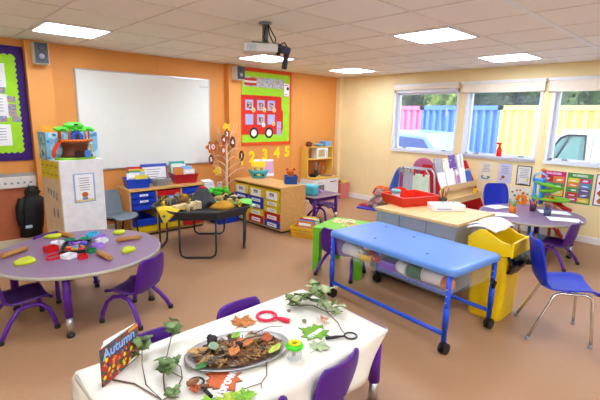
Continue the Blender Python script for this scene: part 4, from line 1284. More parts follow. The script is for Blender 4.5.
mb = MB().ball((-.022, -.047, .175), (.016, .012, .016), 8); mb.ball((.022, -.047, .175), (.016, .012, .016), 8); mb.build('eyes', BLACK, t)

# ---------------------------------------------------------------- play kitchen
t = thing('play_kitchen', 'beech and white toy kitchen against the orange wall in the corner', 'play kitchen', (-.74, 0, 0))
KY = wood('yellow_birch', (236, 190, 76), (244, 206, 98))
MB().span(-.37, .37, -.40, -.01, .455, .485, bevel=.003).build('worktop', KY, t)
for x in (-.37, .355): MB().span(x, x + .018, -.385, -.01, 0, .455).build('side_panel', WHITE, t)
MB().span(-.352, .355, -.03, -.012, .03, .455).build('back_panel', WHITE, t)
MB().span(-.352, .355, -.38, -.03, .03, .05).build('bottom_panel', WHITE, t)
d = MB().span(-.352, -.02, -.40, -.383, .04, .45, bevel=.003).build('oven_door', WHITE, t)
MB().span(-.30, -.07, -.404, -.399, .14, .34).build('oven_window', mat('oven_window_grey', (120, 120, 122), .2), d)
MB().tube([(-.27, -.42, .39), (-.10, -.42, .39)], .007, 8).build('handle', SILVER, d)
d = MB().span(-.015, .352, -.40, -.383, .04, .45, bevel=.003).build('cupboard_door', WHITE, t)
MB().tube([(.09, -.42, .39), (.26, -.42, .39)], .008, 8).build('handle', DARK, d)
for x in (-.37, .352): MB().span(x, x + .018, -.21, -.01, .485, 1.09).build('upright_panel', KY, t)
MB().span(-.352, .352, -.21, -.01, 1.07, 1.09).build('top_shelf', KY, t)
MB().span(-.352, .352, -.21, -.01, .83, .85).build('middle_shelf', KY, t)
MB().span(-.352, .352, -.022, -.012, .485, .83).build('splash_back', mat('orange_board', (212, 120, 50), .6), t)
d = MB().span(-.10, .22, -.205, -.03, .85, 1.06, bevel=.003).build('microwave', WHITE, t)
MB().span(-.06, .12, -.209, -.204, .885, 1.025).build('microwave_window', mat('tan_window', (196, 168, 120), .3), d)
MB().tube([(.165, -.215, .89), (.165, -.215, 1.02)], .005, 6).build('handle', SILVER, d)
MB().lathe([(.07, 0), (.075, .005), (0, .006)], 20, c=(-.20, -.2, .485)).build('hob_ring', BLACK, t)
MB().tube([(.16, -.08, .485), (.16, -.08, .62), (.16, -.11, .66), (.16, -.15, .65), (.16, -.16, .61)], .010, 8).build('tap', SILVER, t)
MB().lathe([(.13, .0), (.135, .006), (.11, .007), (.09, .003), (0, .002)], 24, c=(.17, -.22, .485)).build('sink', mat('sink_grey', (90, 92, 96), .3), t)
t2 = thing('toy_pan', 'black toy pan on the hob of the play kitchen', 'pan', (-.94, -.20, .492))
MB().lathe([(.075, 0), (.085, .05), (.080, .05), (.070, .006), (0, .005)], 20).build('pan_body', BLACK, t2); MB().tube([(.08, -.02, .04), (.16, -.08, .05)], .008, 8).build('handle', BLACK, t2)
t2 = thing('utensil_pot', 'dark pot of toy utensils by the tap of the play kitchen', 'utensil pot', (-.76, -.12, .486))
MB().lathe([(.045, 0), (.05, .12), (.045, .12), (.040, .006), (0, .005)], 16).build('pot', DARK, t2)
for k in range(5):
    a = k * 1.3; MB().tube([(0, 0, .02), (.05 * math.cos(a), .03 * math.sin(a), .24)], .006, 6).ball((.055 * math.cos(a), .033 * math.sin(a), .25), (.04, .012, .06), 8).build('utensil', [BLACK, SILVER, GREY, CYAN, DARK][k], t2)
def bowl(name, label, loc, r, h, m, cat='bowl', group=None):
    return solo(name, MB().lathe([(r * .5, 0), (r * .85, h * .5), (r, h), (r * .95, h), (r * .8, h * .5), (r * .45, .006), (0, .005)], 24), m, loc, 0, label, cat, group)
t2 = thing('toy_teapot', 'small brown toy pot on top of the play kitchen', 'toy pot', (-.99, -.11, 1.09))
MB().lathe([(.05, 0), (.065, .03), (.06, .08), (.03, .10), (0, .105)], 18).build('pot_body', leafD, t2); MB().tube([(.05, 0, .08), (.10, 0, .06), (.06, 0, .02)], .008, 8).build('handle', leafD, t2)
LBL = mat('light_blue_plastic', (130, 180, 226), .4)
t2 = crate('toy_basket', 'pale blue box on top of the play kitchen at right', (-.50, -.12, 1.09), .17, .14, .10, LBL, .01)
bowl('toy_bowl', 'pale blue dish beside the pale blue box on the play kitchen', (-.70, -.11, 1.09), .10, .05, LBL)

# pink bin in the corner
t = crate('toy_bin', 'pink plastic bin on the floor in the corner beside the play kitchen', (-.215, -.34, 0), .20, .22, .33, mat('salmon_plastic', (226, 130, 120), .4), .02, R(-10))
for k, (nm, m, dx, dy) in enumerate((('red', RED, -.04, .04), ('yellow', YELLOW, .04, -.03), ('green', GREEN, -.03, -.05))):
    solo('toy_ball', MB().ball((0, 0, .055), (.11, .11, .11), 14), m, (-.215 + dx, -.34 + dy, .275 - .02 * k), 0, nm + ' toy poking out of the pink bin', 'toy', 'toys in the pink bin')
solo('bin_filling', MB().box((0, 0, .13), (.185, .205, .25), bevel=.02), mat('mixed_toys', (150, 90, 80), .7), (-.215, -.34, .008), R(-10), 'heap of toys filling the pink bin', 'toys', None, 'stuff')

# ---------------------------------------------------------------- small purple table with its toys
def square_table(name, label, c, w, d, h, top, edge, legm, inset=.05, feet=True, r=.028, rz=0):
    t = thing(name, label, 'table', (c[0], c[1], 0), rz)
    MB().prism(rrect(w, d, .03), .022, M=T(0, 0, h - .022)).build('tabletop', top, t)
    k = rrect(w + .004, d + .004, .032); mb = MB(); mb.tube([(p[0], p[1], h - .012) for p in k], .010, 6, closed=True); mb.build('edge_band', edge, t)
    mb = MB(); frame_rect(mb, w - 2 * inset, d - 2 * inset, .025, .05, T(0, 0, h - .073)); mb.build('apron', legm, t)
    for sx in (-1, 1):
        for sy in (-1, 1):
            foot_leg(t, sx * (w / 2 - inset), sy * (d / 2 - inset), h - .022, legm, r)
    return t
SH = .465
square_table('small_table', 'small purple table with toy crockery behind the tray unit', (-2.12, -1.41), .60, .60, SH, LILAC, EDGE, PURPLE_T)
t = thing('toy_case', 'turquoise plastic case on the left of the small purple table', 'toy case', (-2.33, -1.42, SH), R(12))
MB().span(-.08, .08, -.20, .20, 0, .165, bevel=.03).build('case_body', mat('aqua_plastic', (80, 190, 205), .4), t); MB().span(-.082, .082, -.202, .202, .095, .103, bevel=.003).build('lid_seam', TEAL, t)
solo('toy_plate', MB().lathe([(.06, 0), (.10, .012), (.10, .016), (.055, .006), (0, .005)], 24), LBL, (-2.02, -1.36, SH), 0, 'pale blue toy plate under the pink one on the purple table', 'plate')
solo('toy_plate', MB().lathe([(.05, 0), (.085, .012), (.085, .016), (.045, .006), (0, .005)], 24), mat('pink_plastic', (226, 90, 160), .4), (-2.02, -1.36, SH + .0165), 0, 'pink toy plate stacked on the pale blue one', 'plate')
MAG = mat('magenta_plastic', (206, 20, 90), .4)
t = thing('toy_hat', 'magenta rounded toy hat at the back of the small purple table', 'toy', (-2.24, -1.19, SH + .0))
MB().lathe([(.14, 0), (.135, .012), (.09, .02), (.085, .07), (.06, .105), (0, .115)], 24).build('crown', MAG, t)
MB().lathe([(.092, .022), (.094, .04), (.09, .042)], 24).build('band', RED, t)
# yellow basket of books
YB = clear('yellow_mesh_plastic', (240, 186, 30), .9, .4)
BKC = (-2.835, -1.985); BRZ = R(-70)
t = thing('book_basket', 'yellow plastic basket of books on the floor by the tray unit', 'basket', (BKC[0], BKC[1], 0), BRZ)
w, dd, h = .37, .29, .15
mb = MB(); mb.span(-w / 2, w / 2, -dd / 2, dd / 2, 0, .006)
for k in range(3):
    z = .03 + .04 * k; e = .004 * k
    frame_rect(mb, w + 2 * e + .01, dd + 2 * e + .01, .006, .022, T(0, 0, z))
mb.build('basket_body', mat('yellow_basket_plastic', (240, 190, 30), .4), t)
mb = MB()
for sx in (-1, 1):
    for k in range(10):
        y = -dd / 2 + .018 + k * (dd - .036) / 9; mb.span(sx * (w / 2 + .004) - .003, sx * (w / 2 + .004) + .003, y - .008, y + .008, 0, h - .01)
    for k in range(10):
        x = -w / 2 + .018 + k * (w - .036) / 9; mb.span(x - .008, x + .008, sx * (dd / 2 + .004) - .003, sx * (dd / 2 + .004) + .003, 0, h - .01)
mb.build('basket_ribs', mat('amber_basket_plastic', (226, 166, 24), .4), t)
mb = MB(); frame_rect(mb, w + .04, dd + .04, .016, .016, T(0, 0, h - .016)); mb.build('rim', mat('yellow_basket_plastic', (240, 190, 30), .4), t)
names = [('navy blue', (40, 60, 130)), ('yellow', (240, 214, 40)), ('white', (236, 236, 230)), ('lime green', (150, 200, 70)), ('cream', (232, 220, 190)), ('red', (200, 40, 50)), ('sky blue', (60, 150, 200)), ('pale grey', (206, 206, 206)), ('pink', (226, 150, 170)), ('orange', (230, 130, 50))]
for k, (nm, cc) in enumerate(names):
    p = Matrix.Rotation(BRZ, 4, 'Z') @ Vector((random.uniform(-.03, .03),   .112 - .0245 * k, 0))
    book('%s book standing in the yellow floor basket' % nm, (BKC[0] + p.x, BKC[1] + p.y, .008), .26 - .01 * (k % 3), .215 + .012 * ((k * 7) % 4) - .003 * k, .016, mat('cover_' + nm.replace(' ', '_'), cc, .5), BRZ + random.uniform(-.06, .06), -.10, 0, 'books in the yellow basket', PHOTO if k % 2 else None)

# ---------------------------------------------------------------- lime green table
GX0, GX1, GY0, GY1, GH = -3.76, -3.0, -3.55, -2.92, .50
t = thing('green_table', 'lime green slab-legged table behind the blue water table', 'table', (-3.41, -3.20, 0), R(15))
gw, gd = .58, .58
LIMEP = mat('lime_laminate', (112, 196, 44), .4)
MB().span(-gw / 2, gw / 2, -gd / 2, gd / 2, GH - .045, GH, bevel=.006).build('tabletop', LIMEP, t)
for x in (-gw / 2 + .045, gw / 2 - .045):
    for y in (-gd / 2 + .045, gd / 2 - .045):
        MB().span(x - .04, x + .04, y - .04, y + .04, 0, GH - .046, bevel=.005).build('leg', LIMEP, t)
LEAFP = blotch('leaf_picture_print', [(200, 220, 140), (236, 226, 160), (220, 150, 70), (236, 236, 216), (120, 170, 70)], 16)
solo('picture_sheet', MB().box((0, 0, .0015), (.20, .25, .002)), LEAFP, (-3.31, -3.06, GH), R(34), 'picture sheet with leaf print on the lime green table, right one', 'sheet', 'sheets on the green table')
solo('picture_sheet', MB().box((0, 0, .0015), (.19, .24, .002)), blotch('leaf_picture_print_b', [(236, 226, 180), (230, 190, 90), (140, 180, 90), (240, 236, 220)], 14), (-3.38, -3.26, GH), R(20), 'yellowish picture sheet on the lime green table, nearer the water table', 'sheet', 'sheets on the green table')

# ---------------------------------------------------------------- blue water table
BX0, BX1, BY0, BY1, BH = -4.205, -3.52, -4.90, -3.60, .65; BRW = R(-5.2)
cx, cy = (BX0 + BX1) / 2, (BY0 + BY1) / 2; bw, bd = BX1 - BX0, BY1 - BY0
t = thing('water_table', 'big blue lidded water table with a clear tub on castors', 'water table', (cx, cy, 0), BRW)
LIDM = mat('blue_lid_plastic', (98, 144, 214), .32, vary=.03)
FRM = mat('blue_frame_paint', (20, 76, 208), .3)
def slab(mb, w, d, prof, r=.06):
    """rounded slab: stack of rounded rectangles (inset, z)"""
    rr = [[(p[0], p[1], z) for p in rrect(w - 2 * i, d - 2 * i, max(.01, r - i), 6)] for (i, z) in prof]
    n = len(rr[0]); vs = [p for q in rr for p in q]
    fs = [[a * n + k, a * n + (k + 1) % n, (a + 1) * n + (k + 1) % n, (a + 1) * n + k] for a in range(len(rr) - 1) for k in range(n)]
    mb.add(vs, fs, None, False); mb.add(rr[0], [list(range(n))[::-1]]); mb.add(rr[-1], [list(range(n))])
mb = MB(); slab(mb, bw, bd, [(.03, BH - .055), (.004, BH - .05), (0, BH - .042), (0, BH - .022), (.004, BH - .012), (.016, BH - .003), (.04, BH)], .065); lid = mb.build('lid', LIDM, t)
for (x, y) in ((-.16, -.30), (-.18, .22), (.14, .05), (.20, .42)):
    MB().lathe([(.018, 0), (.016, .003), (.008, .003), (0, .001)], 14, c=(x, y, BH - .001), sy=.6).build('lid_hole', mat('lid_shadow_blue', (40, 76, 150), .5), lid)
TUBM = clear('clear_tub_plastic', (226, 232, 246), .055, .15)
tz0, tz1 = .425, BH - .057
mb = MB(); w2, d2 = bw - .05, bd - .10
def ringp(w, d, z, r=.05): return [(p[0], p[1], z) for p in rrect(w, d, r, 5)]
rr = [ringp(w2 - .03, d2 - .04, tz0), ringp(w2, d2, tz1), ringp(w2 - .010, d2 - .010, tz1), ringp(w2 - .038, d2 - .048, tz0 + .006)]
n = len(rr[0]); vs = [p for q in rr for p in q]
mb.add(vs, [[a * n + k, a * n + (k + 1) % n, (a + 1) * n + (k + 1) % n, (a + 1) * n + k] for a in range(3) for k in range(n)])
mb.add(rr[0], [list(range(n))[::-1]]); mb.add(rr[3], [list(range(n))]); mb.build('clear_tub', TUBM, t)
lx, ly = bw / 2 - .022, bd / 2 - .05
mb = MB()
for z in (.60,):
    mb.tube([(-lx, -ly, z - .01), (lx, -ly, z - .01)], .014, 8); mb.tube([(-lx, ly, z - .01), (lx, ly, z - .01)], .014, 8)
mb.build('top_frame', FRM, t)
for sx in (-1, 1):
    MB().tube([(sx * lx, -ly, .155), (sx * lx, ly, .155)], .016, 10).build('side_rail', FRM, t)
for sx in (-1, 1):
    for sy in (-1, 1):
        x, y = sx * lx, sy * ly
        leg = MB().tube([(x, y, .10), (x, y, BH - .052)], .019, 12).build('leg', FRM, t)
        for z in (.40, .45, .50): MB().ball((x - .019, y, z), (.010, .012, .012), 8).build('bolt', SILVER, leg)
        MB().tube([(x, y, .20), (x, y, .36)], .0225, 12).build('height_sleeve', FRM, leg)
        MB().tube([(x, y, .085), (x, y, .12)], .010, 8).build('castor_stem', BLACK, leg)
        mb = MB()
        for k in (-.016, .016):
            mb.tube([(x + .012, y + k - .010, .042), (x + .012, y + k + .010, .042)], .042, 18)
        mb.box((x + .004, y, .072), (.05, .034, .034), bevel=.008); mb.build('castor', BLACK, leg)
MB().tube([(lx - .05, -ly - .02, .44), (lx - .03, -ly - .035, .42), (lx - .05, -ly - .03, .37)], .014, 8).build('drain_tap', BLACK, t)
# toys in the tub
def tubtoy(name, mb, m, x, y, lb, cat='water toy', z=tz0 + .008):
    solo(name, mb, m, (cx + x * math.cos(BRW) - y * math.sin(BRW), cy + x * math.sin(BRW) + y * math.cos(BRW), z), BRW + random.uniform(-.2, .2), lb, cat, 'toys inside the clear tub')
random.seed(21)
xf = -w2 / 2 + .115
tubtoy('toy_bowl', MB().lathe([(.06, 0), (.08, .06), (.075, .06), (.055, .006), (0, .005)], 20), YELLOW, xf, d2 / 2 - .32, 'yellow bowl at the left inside the clear tub', z=tz0 + .02)
tubtoy('toy_bottle', MB().tube([(0, .10, .05), (0, -.07, .05), (0, -.10, .05), (0, -.13, .05)], [.055, .055, .03, .025], 14), PAPER, xf, d2 / 2 - .16, 'pale bottle lying at the far left end of the clear tub')
mb = MB()
for k in range(5): mb.ball((.03 * math.cos(k * 1.3), .05 * math.sin(k * 1.9), .03 + .012 * k), (.07, .08, .05), 10)
tubtoy('toy_scoop', mb, RED, xf, .18, 'red rubber toy in the middle of the clear tub')
mb = MB(); mb.box((0, 0, .04), (.12, .17, .07), bevel=.02)
tubtoy('toy_boat', mb, mat('violet_plastic', (120, 70, 190), .4), xf, .02, 'violet block beside the red toy in the tub')
tubtoy('toy_cup', MB().tube([(0, .055, .055), (0, -.055, .055)], [.048, .055], 16), PAPER, xf, -.12, 'white cup lying beside the green one in the tub')
tubtoy('toy_cup', MB().tube([(0, .055, .058), (0, -.055, .058)], [.058, .055], 16), mat('bottle_green_plastic', (20, 110, 60), .4), xf, -.24, 'dark green cup lying in the clear tub')
tubtoy('toy_bottle', MB().tube([(0, .10, .06), (0, -.05, .06), (0, -.09, .06), (0, -.12, .06)], [.06, .06, .045, .03], 14), PAPER, xf + .03, -.40, 'big white bottle near the right end of the clear tub')
tubtoy('toy_ball', MB().ball((0, 0, .055), (.11, .11, .11), 14), mat('orange_plastic', (240, 130, 20), .4), xf + .0, -.52, 'orange ball at the near right corner of the tub')
mb = MB()
mb.box((0, 0, .02), (.10, .14, .035), bevel=.01)
tubtoy('toy_sponge', mb, TEAL, xf + .16, .12, 'teal sponge behind the red toy in the tub')
tubtoy('toy_scoop', MB().ball((0, 0, .03), (.10, .12, .05), 12), mat('bright_red_plastic', (220, 30, 40), .4), xf + .08, -.08, 'red scoop behind the violet block in the tub')

# ---------------------------------------------------------------- grey worktop unit
WX0, WX1, WY0, WY1, WH = -3.34, -2.56, -4.44, -3.50, .745
t = thing('worktop_unit', 'grey-sided unit with a beech worktop behind the blue water table', 'cabinet', ((WX0 + WX1) / 2, (WY0 + WY1) / 2, 0), R(-2))
w, dd = WX1 - WX0, WY1 - WY0
GREYP = mat('grey_laminate', (150, 158, 172), .45)
MB().span(-w / 2 + .015, w / 2 - .015, -dd / 2 + .015, dd / 2 - .015, .06, WH - .03, bevel=.003).build('body', GREYP, t)
MB().span(-w / 2 + .05, w / 2 - .05, -dd / 2 + .05, dd / 2 - .05, 0, .06).build('plinth', DARK, t)
MB().span(-w / 2, w / 2, -dd / 2, dd / 2, WH - .03, WH, bevel=.004).build('worktop', BEECH_L, t)
mb = MB()
for y in (-.15, .16): mb.span(-w / 2 + .012, -w / 2 + .016, y - .002, y + .002, .07, WH - .04)
mb.build('panel_joint', DARK, t)
t = thing('craft_tray', 'red plastic tray on the beech worktop', 'tray', (-2.83, -3.60, WH), R(-18))
w, dd, h = .50, .40, .10
mb = MB()
def ring(k, z): return [(-w / 2 - k, -dd / 2 - k, z), (w / 2 + k, -dd / 2 - k, z), (w / 2 + k, dd / 2 + k, z), (-w / 2 - k, dd / 2 + k, z)]
vs = ring(-.02, 0) + ring(0, h) + ring(.018, h) + ring(.018, h + .006) + ring(-.008, h + .006) + ring(-.028, .006)
fs = [[3, 2, 1, 0], [20, 21, 22, 23]] + [[a * 4 + k, a * 4 + (k + 1) % 4, a * 4 + 4 + (k + 1) % 4, a * 4 + 4 + k] for a in range(5) for k in range(4)]
mb.add(vs, fs); mb.build('tray_body', mat('orange_red_plastic', (222, 44, 20), .35), t)
MB().prism([(-.12, 0)] + [(.12 * math.cos(R(180 - 180 * k / 10)), .05 * math.sin(R(180 - 180 * k / 10))) for k in range(11)], .008, M=T(0, dd / 2 + .008, h) @ Matrix.Rotation(PI / 2, 4, 'X')).build('raised_handle', mat('orange_red_plastic', (222, 44, 20), .35), t)
t = thing('lidded_pot', 'white pot with a turquoise lid in the red tray', 'pot', (-2.92, -3.475, WH + .007))
MB().lathe([(.042, 0), (.046, .01), (.046, .10), (0, .10)], 20).build('pot_body', mat('pale_pot', (210, 214, 220), .3), t); MB().lathe([(.049, .10), (.050, .135), (.045, .14), (0, .14)], 20).build('lid', mat('pale_turquoise', (110, 200, 196), .4), t)
solo('paper_pad', MB().box((0, 0, .02), (.17, .11, .03), rot=(.0, .1, 0), bevel=.003), mat('pale_yellow_paper', (244, 232, 170), .8), (-2.84, -3.68, WH + .012), R(30), 'pale yellow pad lying in the red tray', 'pad')
t = thing('pencil_pot', 'pot of coloured pencils on the worktop behind the red tray', 'pencil pot', (-2.615, -3.89, WH))
MB().lathe([(.04, 0), (.046, .08), (.042, .08), (.036, .006), (0, .005)], 16).build('pot', mat('dark_olive_pot', (70, 74, 50), .5), t)
random.seed(8)
for k in range(9):
    a = k * .7; MB().tube([(.012 * math.cos(a), .012 * math.sin(a), .01), (.05 * math.cos(a), .05 * math.sin(a), .15 + .02 * (k % 3))], .005, 6).build('pencil', [pR, pG, pO, pB, pY, BLACK, leafO, pG, pM][k], t)
t = thing('white_gadget', 'white flat box with black buttons on the beech worktop', 'gadget', (-2.83, -4.04, WH), R(-40))
MB().span(-.17, .17, -.095, .095, 0, .068, bevel=.008).build('casing', PAPER, t)
mb = MB()
for k in range(4): mb.span(-.10 + k * .06, -.075 + k * .06, .02, .045, .067, .071, bevel=.001)
mb.build('button', DARK, t)
MB().span(-.13, .02, -.0965, -.094, .02, .03).build('front_print', mat('pale_blue_print', (150, 160, 220), .7), t)

# ---------------------------------------------------------------- yellow bin with hooded lid
t = thing('hooded_bin', 'big yellow bin with a hooded lid and black bag', 'bin', (-3.265, -4.76, 0))
BINY = mat('bin_yellow_plastic', (255, 212, 10), .35)
def rrs(w, d, z, r=.05, c=(0, 0)): return [(p[0] + c[0], p[1] + c[1], z) for p in rrect(w, d, r, 5)]
def loft(mb, rr, cap0=True, cap1=True, smooth=False):
    n = len(rr[0]); vs = [p for q in rr for p in q]
    mb.add(vs, [[a * n + k, a * n + (k + 1) % n, (a + 1) * n + (k + 1) % n, (a + 1) * n + k] for a in range(len(rr) - 1) for k in range(n)], None, smooth)
    if cap0: mb.add(rr[0], [list(range(n))[::-1]])
    if cap1: mb.add(rr[-1], [list(range(n))])
    return mb
loft(MB(), [rrs(.33, .27, 0), rrs(.345, .285, .02), rrs(.37, .325, .575), rrs(.36, .315, .58), rrs(.33, .285, .03)], True, True).build('bin_body', BINY, t)
BAG = mat('black_bag', (16, 16, 18), .3, bump=.6, bscale=20)
random.seed(2)
g = []
for i in range(9):
    u = i / 8; row = []
    for j in range(13):
        v = -1 + j / 6
        row.append((.20 * v + random.uniform(-.008, .008), -.168 - .045 * math.sin(u * PI) * (1 - .3 * v * v) + random.uniform(-.012, .012), .59 - .17 * u + .03 * v * v * u + random.uniform(-.006, .006)))
    g.append(row)
MB().sheet(g, .012).build('bin_bag', BAG, t)
g = []
for i in range(6):
    u = i / 5
    g.append([(.188 + .03 * math.sin(u * PI) + random.uniform(-.006, .006), -.17 + .17 * j / 6, .59 - .13 * u + .04 * j / 6 * u) for j in range(7)])
MB().sheet(g, .012).build('bin_bag', BAG, t)
MB().tube([(.12, -.19, .50), (.17, -.225, .49), (.205, -.25, .46)], [.04, .03, .006], 8).build('bag_knot', BAG, t)
# hood: two peaked side bands joined by rounded end bands
side = [(-.185, .60), (-.19, .66), (-.17, .695), (-.10, .705), (-.02, .745), (.04, .775), (.09, .775), (.14, .735), (.175, .69), (.175, .60), (.0, .578)]
for x in (-.20, .18):
    MB().prism(side, .02, M=T(x, 0, 0) @ Matrix.Rotation(PI / 2, 4, 'Z') @ Matrix.Rotation(PI / 2, 4, 'X')).build('hood_side', BINY, t)
MB().span(-.20, .20, -.20, -.178, .585, .715, bevel=.010).build('hood_front_bar', BINY, t)
MB().span(-.20, .20, .160, .18, .585, .70, bevel=.008).build('hood_back', BINY, t)
t2 = thing('paper_sheet', 'white paper sheets draped over the hood of the yellow bin', 'paper', (-3.265, -4.76, 0))
g = [[(-.15 + .42 * j / 8, .22 - .25 * i / 6, .735 + .055 * math.sin(i / 6 * PI * .75 + .35) + .006 * math.sin(j * 1.3)) for j in range(9)] for i in range(7)]
MB().sheet(g, .005).build('top_sheet', PAPER, t2)
MB().sheet([[(x * .9 + .05, y * .9 + .04, z + .012) for (x, y, z) in r_] for r_ in g], .004).build('upper_sheet', PAPER, t2)
# ---------------------------------------------------------------- on the right-hand table
def sheetp(label, x, y, rz, w=.30, d=.21, m=PAPER):
    mb = MB().sheet([[(-w / 2 + w * i / 6, -d / 2 + d * j / 4, .002 + .003 * (math.sin(i * .9) * .5 + .5)) for j in range(5)] for i in range(7)], .0015)
    return solo('drawing_paper', mb, m, (x, y, RH + .0015), rz, label, 'paper', 'drawing papers on the right-hand table')
sheetp('white drawing paper at the far left of the round table under the poem sheets', -1.06, -3.90, R(-20))
sheetp('white drawing paper at the near left rim of the right-hand table', -1.50, -4.13, R(-50), .34, .22)
sheetp('white drawing paper at the near right rim of the right-hand table', -1.17, -4.74, R(-60), .36, .23)
sheetp('white drawing paper at the far right of the right-hand table', -.80, -4.52, R(-62), .36, .22)
def penpot(label, x, y, m, tops):
    t = thing('pencil_pot', label, 'pencil pot', (x, y, RH + .001), 0, 'pencil pots on the right-hand table')
    MB().lathe([(.036, 0), (.046, .085), (.042, .085), (.033, .006), (0, .005)], 18).build('pot', m, t)
    for k in range(6):
        a = k * 1.05; MB().tube([(.014 * math.cos(a), .014 * math.sin(a), .01), (.05 * math.cos(a), .05 * math.sin(a), .13 + .012 * (k % 3))], .0055, 6).build('pencil', tops[k % len(tops)], t)
penpot('orange pencil pot on the right-hand table', -1.28, -4.17, mat('orange_plastic', (240, 130, 20), .4), [pG, pO])
penpot('green pencil pot just behind the orange one', -1.13, -4.12, pG, [pG, pT])
penpot('plum pencil pot in the middle of the right-hand table', -.92, -4.30, mat('plum_pot', (90, 30, 70), .4), [BLACK, pM])
penpot('grey pencil pot near the right of the right-hand table', -1.08, -4.52, mat('slate_pot', (90, 96, 120), .4), [BLACK, BLUE, GREY])

# ---------------------------------------------------------------- marble run
t = thing('marble_run', 'tall colourful plastic marble run standing on the floor by the charts', 'toy', (-.30, -4.32, 0))
AZ = mat('azure_plastic', (50, 140, 220), .4); LG = mat('lime_toy_plastic', (130, 210, 50), .4)
MB().box((0, 0, .012), (.34, .42, .024), bevel=.01).build('base', AZ, t)
for (x, y) in ((-.05, .12), (.06, .12), (-.05, .20)):
    MB().tube([(x, y, .02), (x, y, .88)], .022, 10).build('tower', AZ, t)
MB().box((0, .16, .45), (.14, .13, .10), bevel=.01).build('tower_block', AZ, t); MB().box((0, .16, .85), (.15, .15, .05), bevel=.01).build('tower_top', AZ, t)
MB().tube([(-.07, .08, .86), (-.07, .06, .93), (-.05, .14, .97), (-.05, .22, .93), (-.05, .24, .86)], .014, 8).build('arch', LBL, t)
MB().ball((0, .13, 1.0), (.06, .06, .06), 10).build('orange_finial', mat('orange_plastic', (240, 130, 20), .4), t)
def chute(name, pts, w, m):
    g = []
    P = [Vector(p) for p in pts]
    for i, p in enumerate(P):
        d = (P[min(i + 1, len(P) - 1)] - P[max(i - 1, 0)]); d.z = 0; d.normalize(); s = Vector((-d.y, d.x, 0))
        g.append([p + s * w * u + Vector((0, 0, .035 * u * u * u * u + .01 * u * u)) for u in (-1, -.7, -.35, 0, .35, .7, 1)])
    MB().sheet(g, .006).build(name, m, t)
chute('green_chute', [(-.02, .20, .80), (-.06, .02, .775), (-.02, -.08, .75), (.04, -.10, .735)], .055, LG)
chute('green_chute', [(.04, -.06, .72), (-.05, -.02, .70), (-.03, .12, .68)], .055, LG)
MB().lathe([(.0, .585), (.17, .59), (.19, .62), (.185, .62), (.165, .598), (0, .594)], 28, sy=1.35).build('green_disc', LG, t)
MB().lathe([(.0, .600), (.08, .602), (.09, .62), (.07, .612), (0, .61)], 20).build('disc_hub', YELLOW, t)
chute('red_chute', [(.02, .02, .60), (-.03, -.08, .54), (-.04, -.20, .48), (-.03, -.29, .45)], .05, RED)
chute('orange_chute', [(-.05, .05, .48), (-.06, -.08, .45), (-.05, -.22, .41), (-.05, -.30, .40)], .05, mat('orange_plastic', (240, 130, 20), .4))
chute('yellow_chute', [(-.06, .22, .56), (-.10, .16, .50), (-.10, .05, .46), (-.07, -.02, .44)], .06, YELLOW)
chute('red_chute', [(.0, .02, .36), (-.05, -.08, .26), (-.08, -.16, .15), (-.06, -.24, .06)], .06, RED)
MB().tube([(-.02, -.14, .03), (-.02, -.14, .44)], .018, 10).build('tower', YELLOW, t)
MB().tube([(0, -.05, .02), (0, -.05, .60)], .022, 10).build('tower', mat('orange_plastic', (240, 130, 20), .4), t)
t = thing('toy_spinner', 'orange and yellow toy windmill beside the marble run', 'toy', (-.38, -3.985, 0))
MB().tube([(0, 0, .01), (0, 0, .60)], .016, 10).build('post', mat('orange_plastic', (240, 130, 20), .4), t)
MB().lathe([(.10, 0), (.09, .015), (0, .02)], 18).build('base', YELLOW, t)
mb = MB()
for k in range(4): mb.box((-.03, .055 * math.cos(k * PI / 2 + .4), .55 + .055 * math.sin(k * PI / 2 + .4)), (.012, .05, .09), rot=(k * PI / 2 + .4, 0, 0), bevel=.004)
mb.build('sails', mat('orange_plastic', (240, 130, 20), .4), t)
MB().box((-.02, 0, .46), (.05, .16, .02), bevel=.004).build('cross_piece', YELLOW, t)

# ---------------------------------------------------------------- red-ended book rack
t = thing('book_rack', 'A-shaped wooden book rack with red end panels below the first window', 'book rack', (-.79, -3.0, 0))
REDP = mat('red_laminate', (196, 24, 30), .4)
tri = [(-.54, 0), (.36, 0), (.12, 1.03), (-.02, 1.03)]
for x in (-.56, .535):
    MB().prism(tri, .024, M=T(x, 0, 0) @ Matrix.Rotation(PI / 2, 4, 'Z') @ Matrix.Rotation(PI / 2, 4, 'X')).build('end_panel', REDP, t)
def ledge(y, z, front, dep):
    MB().span(-.535, .535, y, y + dep, z, z + .014).build('shelf', BEECH_L, t)
    MB().span(-.535, .535, y - .014, y, z - .035, z + .055).build('shelf_lip', BEECH_L, t)
for (y, z, yb) in ((-.315, .50, 0), (-.225, .68, 0), (-.10, .86, 0)):
    ledge(y, z, 0, .085)
    Mx = T(0, y + .08, z) @ Matrix.Rotation(-.25, 4, 'X')
    MB().span(-.535, .535, 0, .010, .0,   .17 if z < .8 else .15, M=Mx).build('back_board', BEECH_L, t)
MB().span(-.535, .535, -.44, .25, .06, .08).build('bottom_shelf', BEECH_L, t)
def rb(label, x, y, z, w, h, m, rz=0, face=None, group='books on the red-ended rack'):
    return book(label, (-.79 + x, -3.0 + y, z), w, h, .012, m, rz, -.26, 0, group, face)
wc = mat('white_cover', (236, 236, 230), .6)
rb('white sheet folder, left of the middle row of the red-ended rack', -.42, -.165, .696, .24, .23, PAPER, 0)
rb('white picture booklet second in the middle row of the red-ended rack', -.12, -.165, .696, .17, .22, wc, 0, PHOTO)
rb('white booklet with pink print third in the middle row of the rack', .08, -.165, .696, .17, .24, mat('pinkish_cover', (236, 222, 230), .6), 0, blotch('pink_green_print', [(236, 236, 240), (200, 110, 180), (120, 170, 120)], 28))
rb('white sheet at the right of the middle row of the red-ended rack', .27, -.165, .696, .15, .22, PAPER, 0)
